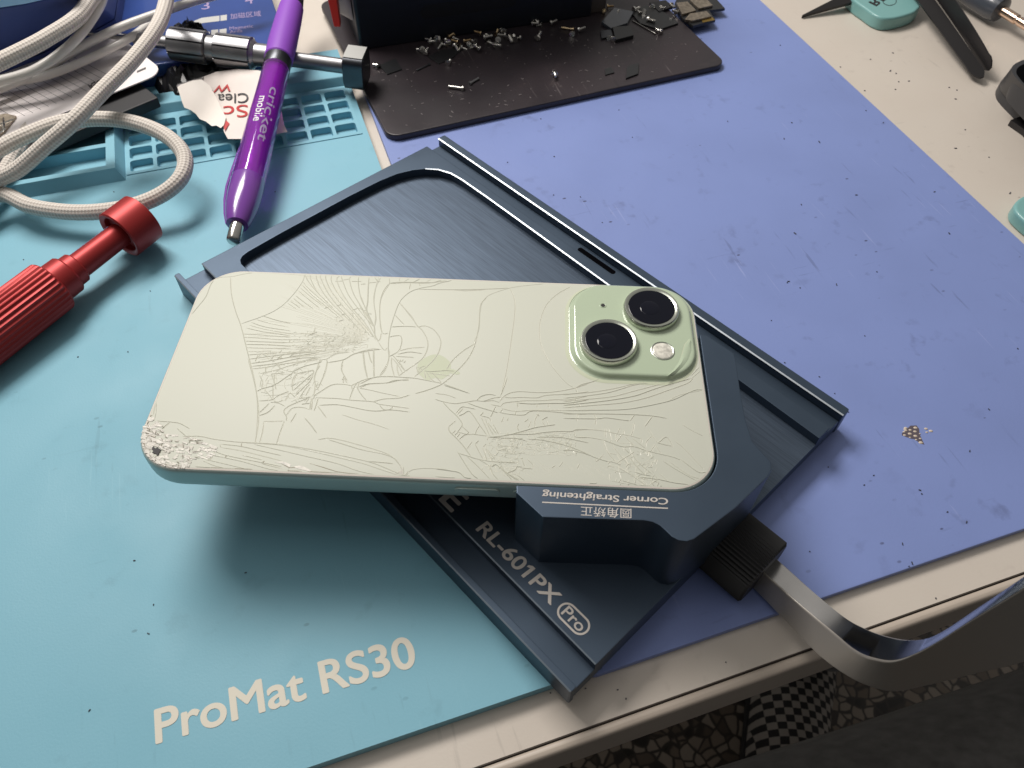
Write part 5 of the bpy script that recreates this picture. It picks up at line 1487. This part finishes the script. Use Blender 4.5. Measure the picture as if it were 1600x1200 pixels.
sg = [(682, 62), (690, 68), (695, 62), (676, 60), (703, 66), (712, 70), (730, 68), (748, 71), (752, 75), (769, 56), (787, 50), (790, 56), (806, 62), (818, 32), (846, 38), (842, 35), (774, 70), (664, 82), (700, 100), (895, 54), (960, 62), (952, 58), (1000, 24), (1020, 12), (1012, 30), (990, 14), (1050, 8), (866, 117), (838, 59), (661, 78), (686, 66), (698, 70), (707, 61), (672, 66), (718, 73), (736, 72), (742, 66), (757, 60), (763, 66), (780, 63), (798, 58), (812, 60), (830, 36), (860, 34), (905, 48), (1006, 18), (1030, 10), (970, 20), (1058, 18)]
for i, (x, y) in enumerate(sg):
    put_screw(0, x + R_.uniform(-2, 2), y + R_.uniform(-2, 2), R_.random() * 6.28, R_.uniform(-.5, .5), 0, scale=R_.uniform(1.1, 1.6))
for (x, y, a) in [(716, 66, 2.9), (725, 64, .1), (775, 54, 1.2), (700, 58, .8), (708, 55, 2), (752, 52, 3), (930, 12, 1.6), (948, 10, .4), (944, 17, 4.7)]:
    put_screw(1, x, y, a + R_.uniform(-.3, .3), R_.uniform(-.3, .3), R_.uniform(0, 1.4))
def pin(x0, y0, x1, y1, r, mat, label, cat='pin', dz=0):
    A, B = at(x0, y0, ZK + r + .05 + dz), at(x1, y1, ZK + r + .05 + dz)
    mb = MB(); d = B - A
    mb.lathe(A, d, [(0, r * .6), (.2, r), (d.length - 1.0, r), (d.length - .95, r * 1.7), (d.length - .2, r * 1.7), (d.length, r)], n=14)
    tag(mb.build('long_screw', mat, None, loc=(A.x, A.y, ZK)), label, cat)
pin(700, 135, 725, 138.5, .75, M['screwm'], 'long silver screw lying alone near the front of the black plate', 'screw')
pin(748, 122, 733, 131, .6, M['gun'], 'dark short screw beside the long silver screw', 'screw')
pin(877, 43, 897, 46, .6, M['brass'], 'long pinkish screw right of the middle of the black plate', 'screw')
pin(988, 32, 1024, 53, .35, M['steel'], 'thin silver needle crossing the pile of black chips', 'needle')
pin(1025, 46, 1034, 51, .9, M['steel'], 'stubby bright pin at the end of the thin needle', 'pin')
pin(651, 110, 672, 100, .35, M['gun_d'], 'thin dark pin left of the black sliver on the plate', 'pin')
pin(583, 101, 592, 104, .9, M['steel'], 'curled bright wire end beside the small dark square', 'wire')
def flake(name, poly, th, mat, label, cat='chip', dz=0.05, edge=None):
    P = [at(x, y, ZK + th) for x, y in poly]
    mb = MB(); mb.prism(P, ZK + dz, ZK + dz + th)
    c = sum(P, Vector()) / len(P)
    return tag(mb.build(name, mat, None, bev=.08, loc=(c.x, c.y, ZK)), label, cat)
flake('chip', [(592, 102), (618, 91), (628, 108), (605, 116)], .5, M['chip'], 'small dark square plate near the left corner of the black plate')
flake('foam_sliver', [(668, 88), (690, 78), (715, 74), (724, 76), (705, 92), (685, 100)], .3, M['dark'], 'matte black foam sliver below the heap of screws', 'foam strip')
flake('chip', [(980, 103), (998, 98), (997, 115), (978, 122)], .8, M['chip'], 'small black rectangular chip standing apart on the right of the plate')
flake('chip', [(945, 108), (955, 104), (960, 113), (946, 117)], .5, M['chip'], 'tiny broken black chip left of the rectangular one')
flake('chip', [(940, 34), (960, 12), (990, 18), (980, 36), (955, 44)], 1.6, M['slate'], 'grey slate tile on the pile of black chips')
flake('chip', [(957, 42), (985, 40), (990, 55), (962, 62)], 1.8, M['chip'], 'black bent clip in front of the grey slate tile')
flake('chip', [(938, 48), (955, 46), (957, 56), (940, 60)], 1.0, M['gun_d'], 'dull metal bracket left of the black bent clip')
flake('chip', [(985, 18), (1010, 8), (1040, 20), (1060, 36), (1030, 46), (1000, 36)], .9, M['chip'], 'wide black flex piece under the thin needle')
flake('chip', [(1015, 4), (1040, 0), (1052, 10), (1030, 18)], 1.3, M['dark'], 'small black cube behind the wide flex piece')
# faint dust on the plate
mb = MB()
for _ in range(240):
    x, y = R_.uniform(590, 1090), R_.uniform(40, 200)
    s, t = KF.inv(at(x, y, ZK))
    if not (3 < s < wid - 3 and 3 < t < 60): continue
    P = KF(s, t, ZK + .06); k = R_.uniform(.12, .45)
    a = R_.random() * 3
    mb.obox(P, Vector((math.cos(a), math.sin(a), 0)) * k * R_.uniform(1, 2.2), Vector((-math.sin(a), math.cos(a), 0)) * k * .4, (0, 0, .04))
tag(mb.build('metal_dust', M['dustm'], None), 'fine metal dust over the black plate', 'dust', kind='stuff')

# circuit boards at the back of the plate
cb = thing('circuit_board', 'small circuit board with silver shield cans lying over the plate corner', 'circuit board', at(1085, 25, ZK))
def pxp(lst, z): return [at(x, y, z) for x, y in lst]
mb = MB(); mb.prism(pxp([(1066, 28), (1054, 6), (1062, -14), (1108, -14), (1133, 13), (1108, 16), (1118, 31), (1083, 40)], ZK + 1.4), ZK + .06, ZK + 1.4); mb.build('board', M['chip'], cb, bev=.1)
for poly in ([(1066, 22), (1057, 4), (1074, 2), (1088, 16)], [(1078, 0), (1100, -6), (1114, 8), (1092, 13)], [(1070, 30), (1078, 21), (1104, 17), (1112, 25), (1082, 32)]):
    mb = MB(); mb.prism(pxp(poly, ZK + 2.6), ZK + 1.45, ZK + 2.6); mb.build('shield_can', M['pcb'], cb, bev=.15)
mb = MB(); mb.prism(pxp([(1096, 29), (1112, 26), (1117, 31), (1098, 35)], ZK + 1.6), ZK + 1.42, ZK + 1.6); mb.build('gold_contact', M['pcb_g'], cb)

# ------------------------------------------------------------------ right-hand tools on the desk
pk = thing('teal_tool_case', 'rounded teal plastic tool case with black lettering under the tweezers', 'tool case', at(1385, 10, 0))
cpts = [(1300, -40), (1331, -4), (1352, 12), (1366, 22), (1378, 27), (1390, 28), (1405, 26), (1425, 20), (1434, 14), (1438, 4), (1420, -30)]
mb = MB(); mb.prism([Vector((p.x, p.y, 0)) for p in cr([at(x, y, 7) for x, y in cpts], 4)], .02, 7.0); mb.build('shell', M['tealcase'], pk, bev=1.4, seg=4)
text('RE', 'lettering', M['ink_blk'], pk, at(1357, 4, 7), at(1376, -9, 7), at(1369, 10, 7), bold=.03)
mb = MB()
eo, ei = [], []
for k in range(28):
    a = 2 * math.pi * k / 28
    eo.append(at(1390 + 11 * math.cos(a), 2 + 7 * math.sin(a), 7)); ei.append(at(1390 + 10 * math.cos(a), 2 + 6 * math.sin(a), 7))
mb.loft([[p + Vector((0, 0, .06)) for p in eo], [p + Vector((0, 0, .06)) for p in ei]], cap0=False, cap1=False)
mb.build('ring_mark', M['ink_blk'], pk)

tw = thing('tweezers', 'pair of black coated steel tweezers lying open on the cream desktop', 'tweezers', at(1500, 80, 0))
def strip(mb, pts, w0, th, rot=0.35):
    P = cr(pts, 8)
    rows = []
    for i, p in enumerate(P):
        t = (P[min(i + 1, len(P) - 1)] - P[max(i - 1, 0)]).normalized()
        s = t.cross(Vector((0, 0, 1))).normalized(); u = s.cross(t)
        s2 = s * math.cos(rot) + u * math.sin(rot); u2 = s2.cross(t)
        w = w0(i / (len(P) - 1))
        rows.append([p + s2 * w + u2 * th, p - s2 * w + u2 * th, p - s2 * w - u2 * th, p + s2 * w - u2 * th])
    mb.loft(rows)
wf = lambda f: 4.1 * (1 - .25 * f) if f < .88 else 4.7 * .78 * math.sqrt(max(0.02, 1 - ((f - .88) / .125) ** 2))
mb = MB(); strip(mb, [at(1400, -60, 12), at(1450, 5, 10), at(1495, 68, 7), at(1534, 122, 3.5)], wf, .45, -.25); mb.build('arm', M['tweeze'], tw, bev=.25, seg=2, ang=50)
mb = MB(); strip(mb, [at(1436, -60, 17), at(1481, 3, 14), at(1520, 62, 10), at(1547, 108, 6)], wf, .45, -1.45); mb.build('arm', M['tweeze'], tw, bev=.25, seg=2, ang=50)

sp = thing('spudger', 'black pointed prying tool resting against the teal tool case', 'spudger', at(1300, 10, 0))
mb = MB(); strip(mb, [at(1253, 26, 1.0), at(1292, 11, 3.2), at(1332, -4, 5.5), at(1390, -26, 9), at(1440, -45, 12)], lambda f: .25 + 3.9 * min(1, f * 1.9), .9, -.2); mb.build('blade', M['tweeze'], sp, bev=.25, ang=50)

sl_ = thing('soldering_pen', 'slate coloured handle with a slim copper metal shaft', 'hand tool', at(1560, 15, 0))
C0, C1 = at(1470, -42, 9), at(1640, 62, 8)
dd = C1 - C0
pz = lambda x, y: along(C0, C1, x, y)
mb = MB(); e1 = pz(1566, 18)
mb.lathe(C0, dd, [(-8, 5.5), (pz(1530, -6), 7.0), (pz(1555, 12), 7.0), (e1 - 1, 6.0), (e1, 3.0)], n=40); mb.build('handle', M['slate'], sl_)
mb = MB(); mb.lathe(C0, dd, [(e1 - 1, 2.5), (pz(1588, 32), 2.5), (pz(1589, 32), 1.9), (pz(1592, 34), 1.9), (pz(1593, 34), 2.3), (pz(1635, 60), 2.3)], n=30); mb.build('shaft', M['copper'], sl_)

hd = thing('charcoal_tray', 'charcoal plastic open holder cut off by the right edge', 'holder', at(1610, 150, 0))
ZH = 20
mb = MB()
tp = cr([at(x, y, ZH) for x, y in [(1740, 235), (1700, 225), (1655, 190), (1610, 145), (1585, 118), (1581, 106), (1590, 97), (1612, 92), (1680, 96), (1740, 130), (1765, 180), (1760, 220)]], 6)
bt = cr([at(x, y, 4) for x, y in [(1715, 270), (1685, 262), (1640, 230), (1597, 180), (1570, 152), (1562, 138), (1566, 125), (1590, 116), (1655, 120), (1715, 155), (1742, 212), (1735, 255)]], 6)
ti = [p.lerp(sum(tp, Vector()) / len(tp), .10) for p in tp]
tb = [Vector((p.x, p.y, 8)) for p in [q.lerp(sum(tp, Vector()) / len(tp), .16) for q in tp]]
mb.loft([bt, tp, ti, tb], cap0=True, cap1=True); mb.build('wall', M['holder'], hd, bev=.4)
mb = MB(); mb.prism([Vector((p.x, p.y, 0)) for p in bt], .02, 4); mb.build('foot', M['holder'], hd)
mb = MB(); mb.prism([Vector((p.x, p.y, 0)) for p in [at(1579, 187, 3), at(1608, 176, 3), at(1680, 230, 3), at(1640, 245, 3), at(1602, 203, 3)]], .02, 3)
tag(mb.build('black_wedge', M['tweeze'], None, bev=.4, loc=at(1620, 210, 0)), 'pointed black blade peeking out below the charcoal holder', 'blade')
tk = thing('teal_tool_case', 'teal plastic tool end at the right edge of the desktop', 'tool case', at(1610, 330, 0))
mb = MB(); mb.prism([Vector((p.x, p.y, 0)) for p in cr([at(x, y, 6) for x, y in [(1760, 352), (1700, 318), (1640, 302), (1605, 304), (1590, 312), (1585, 322), (1592, 335), (1625, 362), (1700, 410), (1760, 440), (1790, 420), (1785, 380)]], 5)], .02, 6); mb.build('shell', M['tealcase'], tk, bev=1.4, seg=4)

# ------------------------------------------------------------------ person beside the desk
pe = thing('person', 'seated person in charcoal trousers and a black and white checkerboard shoe', 'person', (300, 100, -720))
mb = MB()
mb.tube(cr([(560, 130, -225), (400, 84, -235), (220, 36, -243), (90, 4, -246), (10, -28, -262), (-20, -40, -330), (-10, -30, -480), (0, -20, -660)], 8), [105 - 0.0 * i for i in range(1)] * 57 if False else [max(52, 100 - 26 * min(1, i / 28) - 26 * max(0, (i - 36) / 20)) for i in range(57)], 28)
mb.tube(cr([(600, 160, -240), (520, 260, -240), (440, 360, -236), (395, 390, -262), (372, 360, -420), (350, 320, -640)], 8), [max(50, 92 - i * 1.1) for i in range(41)], 24)
mb.ball((600, 120, -230), 150, 130, 120)
bmesh.ops.subdivide_edges(mb.bm, edges=[e for e in mb.bm.edges if e.calc_length() > 60], cuts=1)
mb.build('trousers', M['trouser'], pe, smooth=60)
SF = Frame((322, 258), math.radians(72))
mb = MB()
rings = []
for (s, w, h) in [(-125, 22, 60), (-110, 36, 78), (-60, 40, 82), (-10, 42, 66), (35, 46, 54), (70, 44, 46), (95, 34, 38), (110, 18, 30), (114, 4, 20)]:
    ring = []
    for k in range(20):
        a = math.pi * k / 19
        ring.append(SF(s, w * math.cos(a), -712 + h * max(math.sin(a), 0) ** .75))
    rings.append(ring)
mb.loft(rings)
mb.build('shoe', M['checker'], pe, smooth=60)
mb = MB(); mb.prism([SF(x, y) for x, y in [(-130, -22), (-112, -40), (-10, -46), (40, -50), (74, -48), (100, -38), (117, -18), (120, 0), (117, 18), (100, 38), (74, 48), (40, 50), (-10, 46), (-112, 40), (-130, 22)]], -719.5, -706); mb.build('shoe_sole', M['rubber'], pe, bev=3)
